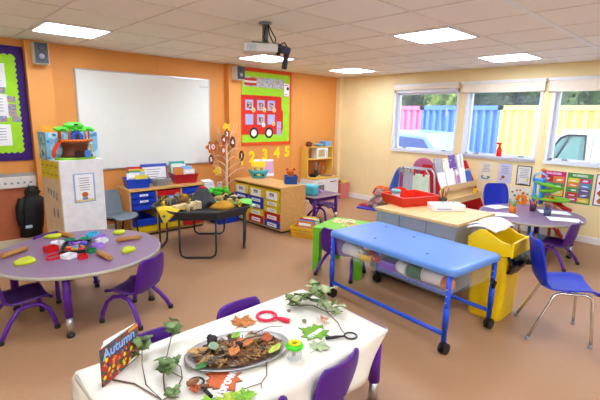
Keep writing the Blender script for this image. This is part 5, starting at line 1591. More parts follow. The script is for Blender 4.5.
rb('white sheet in front at the left of the middle row of the red-ended rack', -.22, -.187, .696, .25, .27, PAPER, .03)
rb('blue card book at the right end of the middle row of the red rack', .38, -.187, .696, .14, .20, mat('blue_card', (60, 110, 200), .6), -.05)
rb('narrow white sheet in the middle row beside the blue card', .17, -.187, .696, .17, .26, PAPER, -.02)
for k, (nm, m, w, h, x) in enumerate((('violet and white', blotch('violet_print', [(236, 236, 240), (120, 70, 170), (90, 60, 140), (236, 210, 230)], 22), .20, .27, .10), ('red and cream', blotch('red_print', [(200, 50, 50), (236, 226, 210), (60, 60, 90)], 22), .20, .22, -.13), ('pale', blotch('pale_print', [(236, 236, 236), (160, 170, 180), (226, 150, 170)], 22), .18, .24, -.36), ('green striped', blotch('green_print', [(70, 150, 80), (236, 236, 230), (60, 110, 200)], 24), .10, .27, .30), ('black and white', blotch('bw_print', [(40, 40, 44), (236, 236, 230), (236, 206, 60)], 20), .09, .28, .42))):
    rb('%s picture book in the top row of the red-ended rack' % nm, x, -.045, .876, w, h, m, 0)
solo('yellow_packet', MB().box((0, 0, .05), (.09, .05, .10), bevel=.006), mat('amber_card', (236, 186, 30), .6), (-.79 + .42, -3.0 - .275, .515), .2, 'yellow packet on the lower ledge at the right end of the rack', 'packet')
t = thing('red_bag', 'dark red bag lying on the bottom shelf of the red-ended rack', 'bag', (-.42, -3.14, .08))
MB().ball((0, 0, .11), (.30, .22, .22), 16).build('bag_body', mat('dark_red_cloth', (130, 24, 30), .8), t); MB().tube(arc((-.08, -.02, .20), (0, -.02, .30), (.08, -.02, .20)), .012, 8).build('handle', mat('dark_red_cloth', (130, 24, 30), .8), t)
t = thing('rounded_armchair', 'pink round cushion behind the rack near the first window', 'cushion', (-1.02, -2.30, .62))
t.location = (-.42, -2.36, 0)
MB().ball((0, 0, .86), (.12, .40, .34), 18).build('cushion_pad', mat('mauve_cloth', (176, 90, 130), .8), t)
MB().span(-.16, .16, -.18, .18, 0, .70, bevel=.01).build('padded_base', mat('mauve_cloth', (176, 90, 130), .8), t)
t['label'] = 'mauve pink rounded seat back showing behind the red-ended rack'; t['category'] = 'chair'; t.name = 'rounded_armchair'

# tubular stand with clipped sheets, blue apron
t = thing('sheet_stand', 'grey tubular stand with clipped sheets left of the book rack', 'stand', (-1.64, -2.955, 0))
for x in (-.05, .10):
    pts = [(x, -.26, .02), (x, -.245, .70), (x, -.22, .93), (x, -.17, .985), (x, .17, .985), (x, .22, .93), (x, .245, .70), (x, .26, .02)]
    MB().tube(pts, .014, 10).build('hoop', mat('grey_tube', (176, 182, 186), .35, .4), t)
for y in (-.255, .255): MB().tube([(-.05, y, .06), (.10, y, .06)], .012, 8).build('foot_bar', GREY, t)
MB().tube([(-.05, -.245, .68), (-.05, .245, .68)], .008, 8).build('cross_bar', GREY, t)
for (nm, m, y, z0, z1, w, out) in (('pale_green_sheet', mat('pale_green_paper', (216, 232, 206), .7), -.10, .56, .93, .25, -.09), ('grey_sheet', mat('silver_grey_paper', (176, 176, 190), .6), .10, .54, .95, .18, -.075), ('magenta_sheet', mat('magenta_paper', (160, 60, 120), .7), .20, .60, .92, .10, -.068)):
    s_ = MB().span(out - .003, out, y - w / 2 - .03, y + w / 2 - .03, z0, z1).build(nm, m, t)
    for q in (-.3, .3): MB().span(out - .012, out + .012, y + w * q - .012, y + w * q + .012, z1 - .03, .99).build('peg', RED if nm[0] == 'p' else GREY, s_)
t = thing('apron', 'blue apron hanging at the left of the tubular stand', 'apron', (-1.60, -2.70, 0))
g = []
for i in range(9):
    u = i / 8; w = .03 + .15 * u ** .7
    g.append([(-.03 - .03 * math.sin(u * 2) + .018 * math.cos(j * 1.7) * u, w * (j / 5 - 1) + .03,   .96 - .50 * u) for j in range(11)])
MB().sheet(g, .010).build('apron_cloth', mat('denim_blue_cloth', (50, 90, 180), .8, bump=.3), t)
MB().tube([(-.03, -.0, .94), (-.03, -.03, .99), (-.03, -.02, 1.0)], .008, 8).build('neck_loop', mat('denim_blue_cloth', (50, 90, 180), .8), t)

# ---------------------------------------------------------------- mat with soft toys in the corner
solo('play_mat', MB().prism(rrect(.62, .50, .05), .02), mat('indigo_mat', (70, 60, 180), .7), (-.46, -1.42, .001), R(10), 'indigo floor mat with soft toys in the window corner', 'mat')
ORP = mat('bright_orange_plush', (236, 100, 20), .8, bump=.4)
t = thing('cushion', 'orange cushion with red splash leaning on the cream wall', 'cushion', (-.14, -1.36, .0), R(-10))
MB().box((-.02, 0, .20), (.12, .36, .34), rot=(0, .18, 0), bevel=.055, seg=4).build('cushion_pad', ORP, t); MB().box((-.095, .10, .24), (.02, .15, .13), rot=(0.5, .18, 0), bevel=.008).build('red_patch', RED, t)
t = thing('cushion', 'lime green cushion right of the orange one against the wall', 'cushion', (-.16, -1.74, .0), R(8))
MB().box((-.02, 0, .195), (.12, .34, .32), rot=(0, .2, 0), bevel=.055, seg=4).build('cushion_pad', mat('lime_plush', (140, 214, 30), .8, bump=.4), t)
PL = mat('grey_plush', (168, 150, 140), .9, bump=.8, bscale=70); PK = mat('pink_plush', (222, 130, 150), .9, bump=.5)
t = thing('teddy', 'grey and pink teddy sitting on the indigo mat', 'soft toy', (-.46, -1.53, .021), R(-20))
mb = MB(); mb.ball((0, 0, .12), (.20, .22, .24), 16); mb.ball((-.03, 0, .275), (.17, .19, .16), 16); mb.build('body', PL, t)
for s in (-1, 1):
    MB().ball((-.01, s * .08, .345), (.05, .07, .07), 10).build('ear', PL, t)
    MB().tube([(-.02, s * .09, .18), (-.10, s * .13, .13), (-.13, s * .10, .10)], [.04, .038, .03], 10).build('arm', PL, t)
    MB().tube([(-.04, s * .07, .05), (-.17, s * .11, .045), (-.19, s * .12, .06)], [.05, .048, .045], 10).build('leg', PL, t)
MB().ball((-.115, 0, .26), (.06, .08, .06), 10).build('muzzle', PK, t)
mb = MB()
for s in (-1, 1): mb.ball((-.11, s * .035, .30), (.015, .018, .018), 8)
mb.ball((-.146, 0, .272), (.015, .025, .018), 8); mb.build('face', BLACK, t)
MB().ball((-.085, 0, .11), (.06, .14, .15), 12).build('belly', PK, t)
solo('toy_blanket', MB().sheet([[(-.12 + .04 * i, -.16 + .04 * j, .012 + .006 * math.sin(i * 1.7 + j)) for j in range(9)] for i in range(7)], .012), mat('crimson_cloth', (190, 30, 70), .8), (-.50, -1.30, .022), .2, 'crimson cloth lying on the mat beside the teddy', 'cloth')

# red spray bottle on the sill
t = thing('spray_bottle', 'red spray bottle standing on the middle window sill', 'spray bottle', (-.004, -3.43, 1.12))
SPR = mat('red_translucent_plastic', (226, 30, 26), .3)
MB().lathe([(.036, 0), (.040, .008), (.040, .09), (.036, .12), (.018, .155), (.015, .165), (0, .166)], 20).build('bottle', SPR, t)
mb = MB().tube([(0, 0, .163), (0, 0, .19)], .018, 10); mb.box((0, .012, .205), (.03, .085, .032), bevel=.008); mb.build('spray_head', SPR, t)
MB().tube([(0, .04, .195), (0, .05, .165), (0, .042, .15)], .006, 6).build('trigger', mat('dark_red_plastic', (160, 20, 30), .4), t)
struct('window_ledge', MB().span(-.055, .02, -3.965, -2.80, 1.105, 1.12), UPVC, bpy.data.objects['window_2'])

# ---------------------------------------------------------------- projector on its ceiling pole
t = thing('projector', 'ceiling projector with mirror arm and loose black cables', 'projector', (-4.40, -2.95, H))
MB().tube([(0, 0, -.001), (0, 0, -.19)], .028, 14).build('ceiling_pole', mat('steel_grey', (120, 122, 124), .4, .6), t)
MB().lathe([(.06, -.001), (.06, -.014), (.03, -.016), (.03, -.02)], 18).build('ceiling_plate', GREY, t)
PW = mat('projector_casing', (196, 194, 186), .4)
M0 = T(-.06, .0, -.235, 0, 0, R(-32))
MB().box((0, 0, 0), (.30, .22, .075), bevel=.014, M=M0).build('casing', PW, t)
mb = MB()
for k in range(7): mb.box((-.12 + k * .012, -.111, 0), (.005, .004, .045), M=M0)
mb.build('vent_slots', GREY, t)
MB().box((0, 0, .044), (.16, .12, .02), bevel=.005, M=M0).build('mount_plate', DARK, t)
MB().tube([M0 @ Vector((.14, .02, -.005)), M0 @ Vector((.19, .02, -.01))], [.034, .038], 16).build('lens', BLACK, t)
MB().tube([(.02, -.02, -.20), (.12, -.02, -.19), (.22, .0, -.22), (.27, .01, -.245)], .014, 8).build('mirror_arm', BLACK, t)
MB().box((.19, -.03, -.215), (.13, .10, .07), rot=(.2, .2, -.5), bevel=.015).build('adaptor', mat('dark_blue_grey', (50, 56, 84), .4), t)
MB().box((.215, -.04, -.305), (.035, .05, .17), rot=(.1, .12, 0), bevel=.008).build('mirror_flap', BLACK, t)
for (pts) in ([(.015, -.02, -.01), (.05, -.02, -.06), (.10, -.03, -.13), (.09, -.03, -.20)], [(.012, -.025, -.02), (.02, -.035, -.10), (.06, -.04, -.17), (.14, -.05, -.18), (.24, -.02, -.21)], [(-.015, -.025, -.03), (-.04, -.03, -.14), (-.01, -.05, -.19)], [(.12, -.04, -.19), (.20, -.04, -.15), (.28, 0, -.19), (.29, .02, -.24)]):
    MB().tube([p for i in range(len(pts) - 1) for p in [Vector(pts[i]).lerp(Vector(pts[i + 1]), q / 3) for q in range(3)]] + [pts[-1]], .006, 6).build('cable', BLACK, t)
# ---------------------------------------------------------------- cloth-covered leaf table
FX0, FX1, FY0, FY1, FH = -6.455, -5.075, -4.865, -4.135, .50
fcx, fcy = (FX0 + FX1) / 2, (FY0 + FY1) / 2
square_table('leaf_table', 'purple-legged table under the white cloth at the front', (fcx + .027, fcy + .005), FX1 - FX0 + .06, FY1 - FY0 - .012, FH - .004, LILAC, EDGE, PURPLE_T, .045, True, .034)
CLOTH = mat('white_cotton_cloth', (226, 221, 206), .85, vary=.02, bump=.25, bscale=6)
mb = MB(); g = []
nx, ny = 49, 31
ext = .20
random.seed(4)
for i in range(nx):
    row = []
    for j in range(ny):
        u = FX0 - ext + (FX1 + .012 + .05 * (j / (ny - 1)) - FX0 + ext) * i / (nx - 1); v = FY0 - ext + (FY1 + .02 - FY0 + ext) * j / (ny - 1)
        ox = max(0, FX0 - u); oy = max(0, FY0 - v) * min(1, max(.03, (FX1 + .01 - u) / .20))
        x = max(u, FX0); y = max(v, FY0); z = FH + .004
        z += .0015 * math.sin(u * 9 + v * 5) + .0012 * math.sin(v * 14 - u * 4)
        d = max(ox, oy)
        if d > 0:
            z = FH + .004 - d
            fl = .022 * (d / ext)
            if ox > 0: x = FX0 - .012 - fl * (1 + .8 * math.sin(v * 17))
            if oy > 0: y = FY0 - .012 - fl * (1 + .8 * math.sin(u * 15))
            if ox > 0 and oy > 0: z = FH + .004 - max(ox, oy) - .25 * min(ox, oy)
        if v > FY1: z -= (v - FY1) * .9; 
        if u > FX1 + .055: z -= (u - FX1 - .055) * 1.2
        row.append((x - fcx, y - fcy, z))
    g.append(row)
mb.sheet(g, .003)
t = thing('tablecloth', 'white cloth spread over the front table under the leaves', 'tablecloth', (fcx, fcy, 0))
mb.build('cloth', CLOTH, t)
ZT = FH + .0075

# Autumn book
COV = blotch('autumn_leaf_print', [(24, 50, 110), (50, 84, 140), (44, 80, 60), (170, 50, 36), (60, 90, 60), (24, 40, 90)], 26, .35)
bx, by, ba = -6.30, -4.205, math.atan2(.10, .245)
t = thing('picture_book', 'autumn picture book standing open on the front left of the cloth', 'book', (-6.285, -4.20, ZT), 0)
a0, b0, c0 = Vector((-.13, -.165)), Vector((.115, -.085)), Vector((-.045, .13))
def board(name, a, b, m, th=.004, h=.176, z0=.0):
    d = (b - a); L = d.length; an = math.atan2(d.y, d.x)
    return MB().span(0, L, -th / 2, th / 2, z0, h, M=T(a.x, a.y, 0, 0, 0, an)).build(name, m, t), L, an
sp = Vector((.095, -.01)); fr = Vector((-.125, -.15)); bk = Vector((-.088, -.088))
board('front_cover', fr, sp, COV)
board('back_cover', bk, sp, PAPER)
for k in range(3):
    board('page_block', fr.lerp(bk, .25 + .25 * k), sp, PAPER, .003, .171, .003)
d = sp - fr; an = math.atan2(d.y, d.x); L = d.length
Mc = T(fr.x, fr.y, 0, 0, 0, an) @ T(L / 2, -.003, 0) @ Matrix.Rotation(PI / 2, 4, 'X')
MB().text('Autumn', .066, Mc @ T(-.01, .140, .002), .002, .001).build('title', mat('pale_blue_title', (150, 190, 250), .4), t)
mb = MB()
random.seed(12)
for k in range(75):
    x, y = random.uniform(-.12, .12), random.uniform(.012, .115)
    mb.use([pR, pR, YEL, pO, pR, leafY, pO][k % 7]); mb.prism(leafpoly(random.uniform(.007, .013), 5, 15, .45), .0006, M=Mc @ T(x, y, .0005 + .0001 * k) @ Matrix.Rotation(k, 4, 'Z'))
mb.build('leaf_print', None, t)
mb = MB().use(mat('orange_band', (236, 150, 40), .5)); mb.box((.09, .166, .001), (.07, .016, .001), M=Mc); mb.use(PAPER); mb.box((.085, .012, .001), (.10, .010, .001), M=Mc); mb.build('cover_band', None, t)

# oval metal tray with leaf litter
OC = (-5.815, -4.515); OA = math.atan2(-.15, .46)
t = thing('oval_tray', 'oval silver tray heaped with autumn leaves and twigs', 'tray', (OC[0], OC[1], ZT), OA)
def oring(a, z, f=.66): return [(a * math.cos(2 * PI * k / 48), a * f * math.sin(2 * PI * k / 48), z) for k in range(48)]
A_ = .264
rings = [oring(A_ - .05, 0, .60), oring(A_ - .03, .010, .62), oring(A_, .018, .64), oring(A_ + .002, .021, .64), oring(A_ - .003, .022, .64), oring(A_ - .034, .013, .615), oring(A_ - .052, .004, .595)]
mb = MB(); loft(mb, rings, True, True, True); mb.build('tray_body', mat('brushed_tin', (176, 172, 170), .35, .8), t)
LEAFC = [(138, 94, 54), (110, 74, 46), (170, 120, 62), (84, 64, 50), (184, 142, 84), (84, 78, 68), (146, 132, 110)]
LM = [mat('dry_leaf_%s' % n, c_, .7, vary=.3, scale=40) for n, c_ in zip(('brown', 'chestnut', 'tan', 'umber', 'ochre', 'drab', 'straw'), LEAFC)]
def curl_leaf(mb, s, M, wid=.62, curl=.3, n=6, lob=0.0):
    g = []
    for i in range(n + 1):
        u = i / n; w = s * wid * .5 * math.sin(PI * min(1, u * .93 + .05)) ** .75
        w *= 1 + lob * math.sin(u * PI * 5)
        g.append([((u - .5) * s, w * q, s * curl * (q * q * .35 + .5 * (u - .5) ** 2) ) for q in (-1, -.5, 0, .5, 1)])
    mb.sheet(g, .0012, M=M)
random.seed(31)
mb = MB(); loft(mb, [oring(A_ - .055, .006, .585), oring(A_ - .08, .012, .57), oring(A_ - .14, .015, .5), oring(.02, .017, .5)], True, True, True)
mb.mats = []; mb.use(LM[1])
mb.m = [0] * len(mb.f)
for k in range(230):
    a = random.uniform(0, 2 * PI); r_ = math.sqrt(random.random()) * (A_ - .055)
    x, y = r_ * math.cos(a), r_ * .60 * math.sin(a)
    h = .012 * (1 - (r_ / A_) ** 2) + .007
    mb.use(LM[k % 7])
    if k % 4 == 0:
        L = random.uniform(.04, .10); q = random.uniform(0, PI); mb.tube([(x - L / 2 * math.cos(q) * .8, y - L / 2 * math.sin(q) * .6, h + .010), (x + L / 2 * math.cos(q) * .8, y + L / 2 * math.sin(q) * .6, h + .016)], random.uniform(.002, .004), 5)
    else:
        curl_leaf(mb, random.uniform(.03, .06), T(x * .95, y * .95, h + .006, random.uniform(-.35, .35), random.uniform(-.35, .35), random.uniform(0, 6)), .65, .4, 5, .1)
lit = mb.build('leaf_litter', None)
lit.location = (OC[0], OC[1], ZT + .0); lit.rotation_euler = (0, 0, OA)
tag(lit, 'heap of dry brown leaf litter and twigs in the oval tray', 'leaf litter', None, 'stuff')
def on_tray(x, y, h):
    p = Matrix.Rotation(OA, 4, 'Z') @ Vector((x, y, 0)); return (OC[0] + p.x, OC[1] + p.y, ZT + h)
def loose_leaf(label, loc, s, m, rz, wid=.6, curl=.25, lob=.1, rx=0, group=None):
    mb = MB(); curl_leaf(mb, s, T(0, 0, 0, rx, 0, 0), wid, curl, 8, lob)
    return solo('leaf', mb, m, loc, rz, label, 'leaf', group)
GL = mat('fresh_green_leaf', (120, 170, 50), .6, vary=.25, scale=40); DG = mat('deep_green_leaf', (50, 110, 40), .6, vary=.25, scale=40); YG = mat('yellow_green_leaf', (180, 196, 70), .6, vary=.2, scale=40)
OLF = mat('orange_leaf', (184, 112, 48), .6, vary=.25, scale=40); GB = mat('grey_green_leaf', (130, 150, 120), .7, vary=.2, scale=40)
gL = 'larger leaves on the oval tray'
loose_leaf('deep green leaf at the near left rim of the oval tray', on_tray(-.20, -.075, 0.020), .07, DG, .3, group=gL)
loose_leaf('yellow-green leaf at the near right rim of the oval tray', on_tray(.16, -.09, .03), .10, YG, OA + .6, .4, group=gL)
loose_leaf('grey-green leaf left on top of the litter', on_tray(-.12, .02, .05), .075, GB, 1.2, .7, group=gL)
loose_leaf('green leaf at the far side of the litter', on_tray(.02, .11, 0.031), .07, GL, .4, group=gL)
loose_leaf('orange-brown leaf in the middle of the litter', on_tray(.03, .01, 0.038), .11, OLF, -.2, .7, group=gL)
loose_leaf('tan leaf at the far left of the litter', on_tray(-.19, .05, 0.024), .10, LM[4], -.4, .55, group=gL)
loose_leaf('orange leaf at the near middle of the litter', on_tray(-.04, -.06, .05), .09, OLF, .7, .6, group=gL)
loose_leaf('rust leaf at the right end of the litter', on_tray(.16, .03, 0.029), .09, mat('rust_leaf', (176, 84, 40), .6), 1.0, .7, group=gL)
loose_leaf('pale straw leaf near the right of the litter', on_tray(.09, .05, 0.035), .085, LM[6], 2.2, .6, group=gL)
CONE = mat('dark_cone_scales', (44, 40, 44), .8, bump=1, bscale=60)
def cone(label, loc, s, rz):
    mb = MB(); mb.ball((0, 0, s * .4), (s, s * .8, s * .8), 12)
    for k in range(14):
        a = k * 2.4; mb.ball((s * .38 * math.cos(a) * (.5 + .5 * (k % 2)), s * .34 * math.sin(a), s * (.4 + .3 * math.sin(k * 1.3))), (s * .3, s * .25, s * .2), 6)
    solo('fir_cone', mb, CONE, loc, rz, label, 'fir cone', 'dark cones on the oval tray')
cone('black fir cone at the far left of the oval tray', on_tray(-.11, .09, 0.024), .06, .3)
cone('dark fir cone standing in the middle of the oval tray', on_tray(.0, -.01, 0.031), .045, .8)
def twig(label, pts, r=.004, name='twig', cat='twig', m=None, forks=()):
    t = thing(name, label, cat, (pts[0][0], pts[0][1], 0))
    o = Vector((pts[0][0], pts[0][1], 0)); mb = MB()
    P = [Vector(p) - o for p in pts]
    mb.tube(P, [r * (1 - .5 * i / (len(P) - 1)) for i in range(len(P))], 7)
    mb.build('stem', m or TWIGM, t)
    for f in forks:
        MB().tube([Vector(p) - o for p in f], r * .6, 6).build('side_shoot', m or TWIGM, t)
    return t, o
TWIGM = mat('twig_bark', (104, 84, 70), .8, bump=.5)
Z5 = ZT + .005
twig('forked grey twig lying across the near side of the oval tray', [(-5.74, -4.60, ZT + .035), (-5.77, -4.68, ZT + .01), (-5.83, -4.755, Z5), (-5.885, -4.785, Z5), (-5.98, -4.765, Z5)], .0035, forks=([(-5.885, -4.785, Z5), (-5.905, -4.815, Z5)],))
twig('long brown twig lying along the top of the leaf litter', [on_tray(-.06, -.04, 0.045), on_tray(.04, .0, .07), on_tray(.15, .02, .06)], .005)
twig('grey twig sticking out at the right of the oval tray', [on_tray(.10, .06, .05), on_tray(.20, .10, .05), on_tray(.28, .10, 0.037)], .003)

# card leaves 'brown' and 'green'
def maple(s):
    base = [(0, -.9), (.10, -.55), (.55, -.62), (.42, -.35), (.95, -.05), (.72, .12), (.80, .45), (.45, .35), (.32, .62), (.18, .52), (0, 1.0), (-.18, .52), (-.32, .62), (-.45, .35), (-.80, .45), (-.72, .12), (-.95, -.05), (-.42, -.35), (-.55, -.62), (-.10, -.55)]
    return [(x * s, y * s) for x, y in base]
t = thing('word_card', 'brown maple-shaped word card in front of the oval tray', 'word card', (-5.995, -4.65, ZT), R(8))
MB().prism(maple(.105), .003, M=T(0, 0, 0, 0, 0, R(75))).build('card', mat('chestnut_card', (196, 96, 44), .7, vary=.15), t)
mb = MB(); k_ = maple(.107); Mz = Matrix.Rotation(R(75), 4, 'Z'); mb.tube([Mz @ Vector((p[0], p[1], .002)) for p in k_], .002, 5, closed=True); mb.build('dark_outline', leafD, t)
MB().text('brown', .068, T(.01, -.018, .0045, 0, 0, R(28)), .002, .002).build('word', PAPER, t)
t = thing('word_card', 'green leaf-shaped word card right of the bug pot', 'word card', (-5.385, -4.625, ZT), R(-40))
MB().prism(maple(.10), .003, M=T(0, 0, 0, 0, 0, R(60))).build('card', mat('grass_card', (112, 160, 36), .7, vary=.15), t)
mb = MB(); k_ = maple(.102); Mz = Matrix.Rotation(R(60), 4, 'Z'); mb.tube([Mz @ Vector((p[0], p[1], .002)) for p in k_], .0018, 5, closed=True); mb.build('dark_outline', DG, t)
MB().text('green', .052, T(.0, -.01, .0045, 0, 0, R(48)), .002, .002).build('word', PAPER, t)

# magnifiers
LENS = clear('lens_glass', (240, 246, 255), .08, .05)
def magnifier(label, c, r, ang, L, m, hr, ring=.006, hm=None):
    t = thing('magnifying_glass', label, 'magnifying glass', (c[0], c[1], ZT), ang)
    MB().tube([(r * math.cos(2 * PI * k / 28), r * math.sin(2 * PI * k / 28), ring + .001) for k in range(28)], ring, 8, closed=True).build('rim', m, t)
    MB().lathe([(r - .003, .005), (r * .5, .009), (0, .010), ], 24).lathe([(r - .003, .005), (0, .003)], 24).build('lens', LENS, t)
    MB().tube([(r, 0, hr * .8), (r + L * .25, 0, hr), (r + L * .5, 0, hr), (r + L, 0, hr)], [hr * .55, hr * .7, hr, hr * .9], 10).build('handle', hm or m, t)
CRIM = mat('crimson_plastic', (222, 24, 60), .35)
magnifier('red magnifying glass behind the oval tray', (-5.475, -4.315), .055, R(-68), .095, CRIM, .013, .009)
magnifier('black magnifying glass near the right end of the cloth', (-5.27, -4.785), .033, R(152), .11, BLACK, .009, .005)
magnifier('black magnifying glass in front of the oval tray, left of the brown card', (-6.095, -4.59), .033, R(-92), .10, BLACK, .009, .005)

# bug pot
t = thing('bug_pot', 'clear pot with a green and yellow lid right of the oval tray', 'bug pot', (-5.64, -4.735, ZT + .0))
MB().lathe([(.034, 0), (.036, .004), (.038, .062), (.035, .062), (.033, .006), (0, .005)], 24).build('clear_pot', clear('clear_pot_plastic', (236, 240, 240), .25, .1), t)
MB().lathe([(.018, .062), (.044, .062), (.046, .070), (.040, .080), (.030, .082), (.018, .080), (.018, .062)], 28).build('green_lid', mat('neon_green_plastic', (70, 210, 30), .35), t)
MB().lathe([(.014, .076), (.030, .082), (.029, .087), (.022, .089), (.014, .086), (.014, .076)], 24).build('yellow_ring', YELLOW, t)
solo('bug_specimen', MB().ball((0, 0, .018), (.030, .022, .02), 10), LM[4], (-5.64, -4.735, ZT + .007), .4, 'brown specimen inside the clear bug pot', 'specimen')

# stones, shell, loose leaves
for (lb, x, y, s) in (('grey-brown pebble beyond the red magnifier', -5.325, -4.345, .022), ('grey pebble between the red magnifier and the green card', -5.345, -4.50, .026)):
    solo('pebble', MB().ball((0, 0, s * .32), (s * 1.2, s, s * .64), 12), mat('pebble_stone', (132, 120, 104), .8, vary=.2, scale=60), (x, y, ZT), .5, lb, 'pebble', 'pebbles on the cloth')
mb = MB(); g = [[((.035 + .012 * math.cos(5 * v)) * u * math.cos(v), .04 * u * math.sin(v), .004 + .022 * math.sin(u * PI * .8)) for u in [i / 6 for i in range(7)]] for v in [R(-95 + 190 * j / 14) for j in range(15)]]
mb.sheet(g, .003)
solo('scallop_leaf', mb, mat('pinkish_tan_shell', (196, 146, 116), .7, vary=.1), (-5.275, -4.565, ZT + .003), R(-40), 'pinkish tan folded leaf beside the ivy at the far right', 'leaf')
def flat_maple(label, loc, s, m, rz, rx=.05):
    mb = MB(); pl = maple(s); n = len(pl)
    vs = [(0, 0, .006)] + [(p[0], p[1], .004 + .12 * s * math.sin(i * 1.9)) for i, p in enumerate(pl)]
    vs2 = [(v[0], v[1], v[2] - .0015) for v in vs]
    N = n + 1
    fs = [[0, 1 + i, 1 + (i + 1) % n] for i in range(n)] + [[N, N + 1 + (i + 1) % n, N + 1 + i] for i in range(n)] + [[1 + i, N + 1 + i, N + 1 + (i + 1) % n, 1 + (i + 1) % n] for i in range(n)]
    mb.add(vs + vs2, fs, None, False); mb.tube([(0, -.85 * s, .006), (0.02 * s, -1.4 * s, .01)], .0015, 5)
    return solo('leaf', mb, m, loc, rz, label, 'leaf', 'loose leaves on the cloth')
flat_maple('orange-brown leaf between the red magnifier and the oval tray', (-5.615, -4.275, ZT + .004), .085, OLF, R(-60))
flat_maple('grey-green pale leaf beside the green word card', (-5.475, -4.745, ZT + .004), .065, mat('sage_leaf', (168, 184, 140), .7, vary=.15), R(-75))
flat_maple('yellow-green leaf at the bottom edge in front of the brown card', (-6.06, -4.80, ZT + .006), .085, YG, R(20))
flat_maple('green leaf left of the bottom yellow-green leaf', (-6.13, -4.755, ZT + .006), .06, GL, R(80))
flat_maple('bright green leaf at the very bottom of the cloth edge', (-6.0, -4.815, ZT + .012), .06, GL, R(-30))
for k, (dx, dy, s) in enumerate(((-6.115, -4.60, .06), (-6.13, -4.64, .055), (-6.10, -4.655, .05))):
    loose_leaf(['crumpled brown leaf left of the black magnifier', 'rust crumpled leaf at the left of the magnifier handle', 'brown crumpled scrap in front of the magnifier handle'][k], (dx, dy, ZT + .008), s, [LM[0], mat('rust_leaf', (176, 84, 40), .6), LM[1]][k], k * 1.3, .8, .7, .2, 0, 'crumpled leaves by the magnifier')

# ivy sprigs
IV = [mat('ivy_leaf_%s' % n, c_, .6, vary=.2, scale=50) for n, c_ in zip(('sage', 'pale', 'dark', 'mid'), ((116, 140, 84), (168, 182, 130), (66, 92, 44), (96, 122, 66)))]
IVD = [IV[0], IV[2], IV[3], IV[0]]
def sprig(label, stem, leaves, shoots=(), mats=IV, name='ivy_sprig', r=.004):
    t, o = twig(label, stem, r, name, 'ivy sprig', None, shoots)
    for (x, y, z, s, rx, ry, rz) in leaves:
        k = random.randrange(4)
        g = []
        for i in range(7):
            u = i / 6; w = s * .52 * math.sin(PI * min(1, .12 + .86 * u)) ** .7 * (1 + .26 * math.cos(u * 13))
            g.append([((u - .1) * s, w * q, -s * .10 * q * q + s * .06 * math.sin(u * 4)) for q in (-1, -.5, 0, .5, 1)])
        MB().sheet(g, .0014, M=T(x - o.x, y - o.y, z, rx, ry, rz)).build('leaf', mats[k], t)
    return t
random.seed(17)
def cloud(c, n, sp, zr, s0, s1):
    out = []
    for k in range(n):
        a = random.uniform(0, 2 * PI); q = math.sqrt(random.random())
        out.append((c[0] + sp[0] * q * math.cos(a), c[1] + sp[1] * q * math.sin(a), ZT + random.uniform(*zr), random.uniform(s0, s1), random.uniform(-.7, .7), random.uniform(-.8, .5), random.uniform(0, 2 * PI)))
    return out
lv = cloud((-5.215, -4.34), 22, (.065, .06), (.025, .09), .05, .072) + cloud((-5.15, -4.44), 22, (.055, .06), (.04, .15), .05, .075) + cloud((-5.14, -4.56), 12, (.05, .07), (.02, .07), .03, .05)
sprig('pale ivy spray lying at the far right of the cloth', [(-5.28, -4.32, ZT + .02), (-5.20, -4.42, ZT + .03), (-5.18, -4.52, ZT + .02), (-5.21, -4.64, Z5), (-5.255, -4.705, Z5), (-5.275, -4.745, Z5)], lv, ([(-5.19, -4.45, ZT + .03), (-5.13, -4.44, ZT + .10), (-5.12, -4.40, ZT + .14)], [(-5.18, -4.52, ZT + .02), (-5.12, -4.60, ZT + .03)]), [IV[1], IV[0], IV[1], IV[3]])
l1 = cloud((-6.185, -4.235), 10, (.045, .04), (.045, .10), .045, .062)
sprig('ivy sprig with grey-green leaves right of the Autumn book', [(-6.36, -4.33, Z5), (-6.30, -4.42, Z5), (-6.26, -4.60, Z5), (-6.265, -4.46, Z5), (-6.23, -4.34, ZT + .03), (-6.19, -4.25, ZT + .07)], l1, (), IVD)
l2 = cloud((-6.01, -4.235), 10, (.045, .035), (.085, .14), .05, .068)
sprig('upright ivy sprig with the highest leaves beside the Autumn book', [(-6.225, -4.555, Z5), (-6.19, -4.47, ZT + .01), (-6.13, -4.38, ZT + .04), (-6.06, -4.29, ZT + .08), (-6.01, -4.245, ZT + .11)], l2, (), IVD)
l3 = cloud((-6.15, -4.42), 11, (.04, .05), (.02, .08), .05, .066)
sprig('looped ivy sprig between the ivy by the book and the oval tray', [(-6.235, -4.585, Z5), (-6.17, -4.565, Z5), (-6.125, -4.52, Z5), (-6.10, -4.46, ZT + .02), (-6.13, -4.42, ZT + .05)], l3, ([(-6.125, -4.52, Z5), (-6.15, -4.47, ZT + .02), (-6.19, -4.44, ZT + .02)],), IVD)
l4 = cloud((-6.21, -4.62), 6, (.03, .03), (.015, .03), .03, .045)
sprig('small ivy tip lying at the bottom edge of the cloth', [(-6.275, -4.61, Z5), (-6.24, -4.60, Z5), (-6.20, -4.63, Z5)], l4, (), IVD, r=.003)
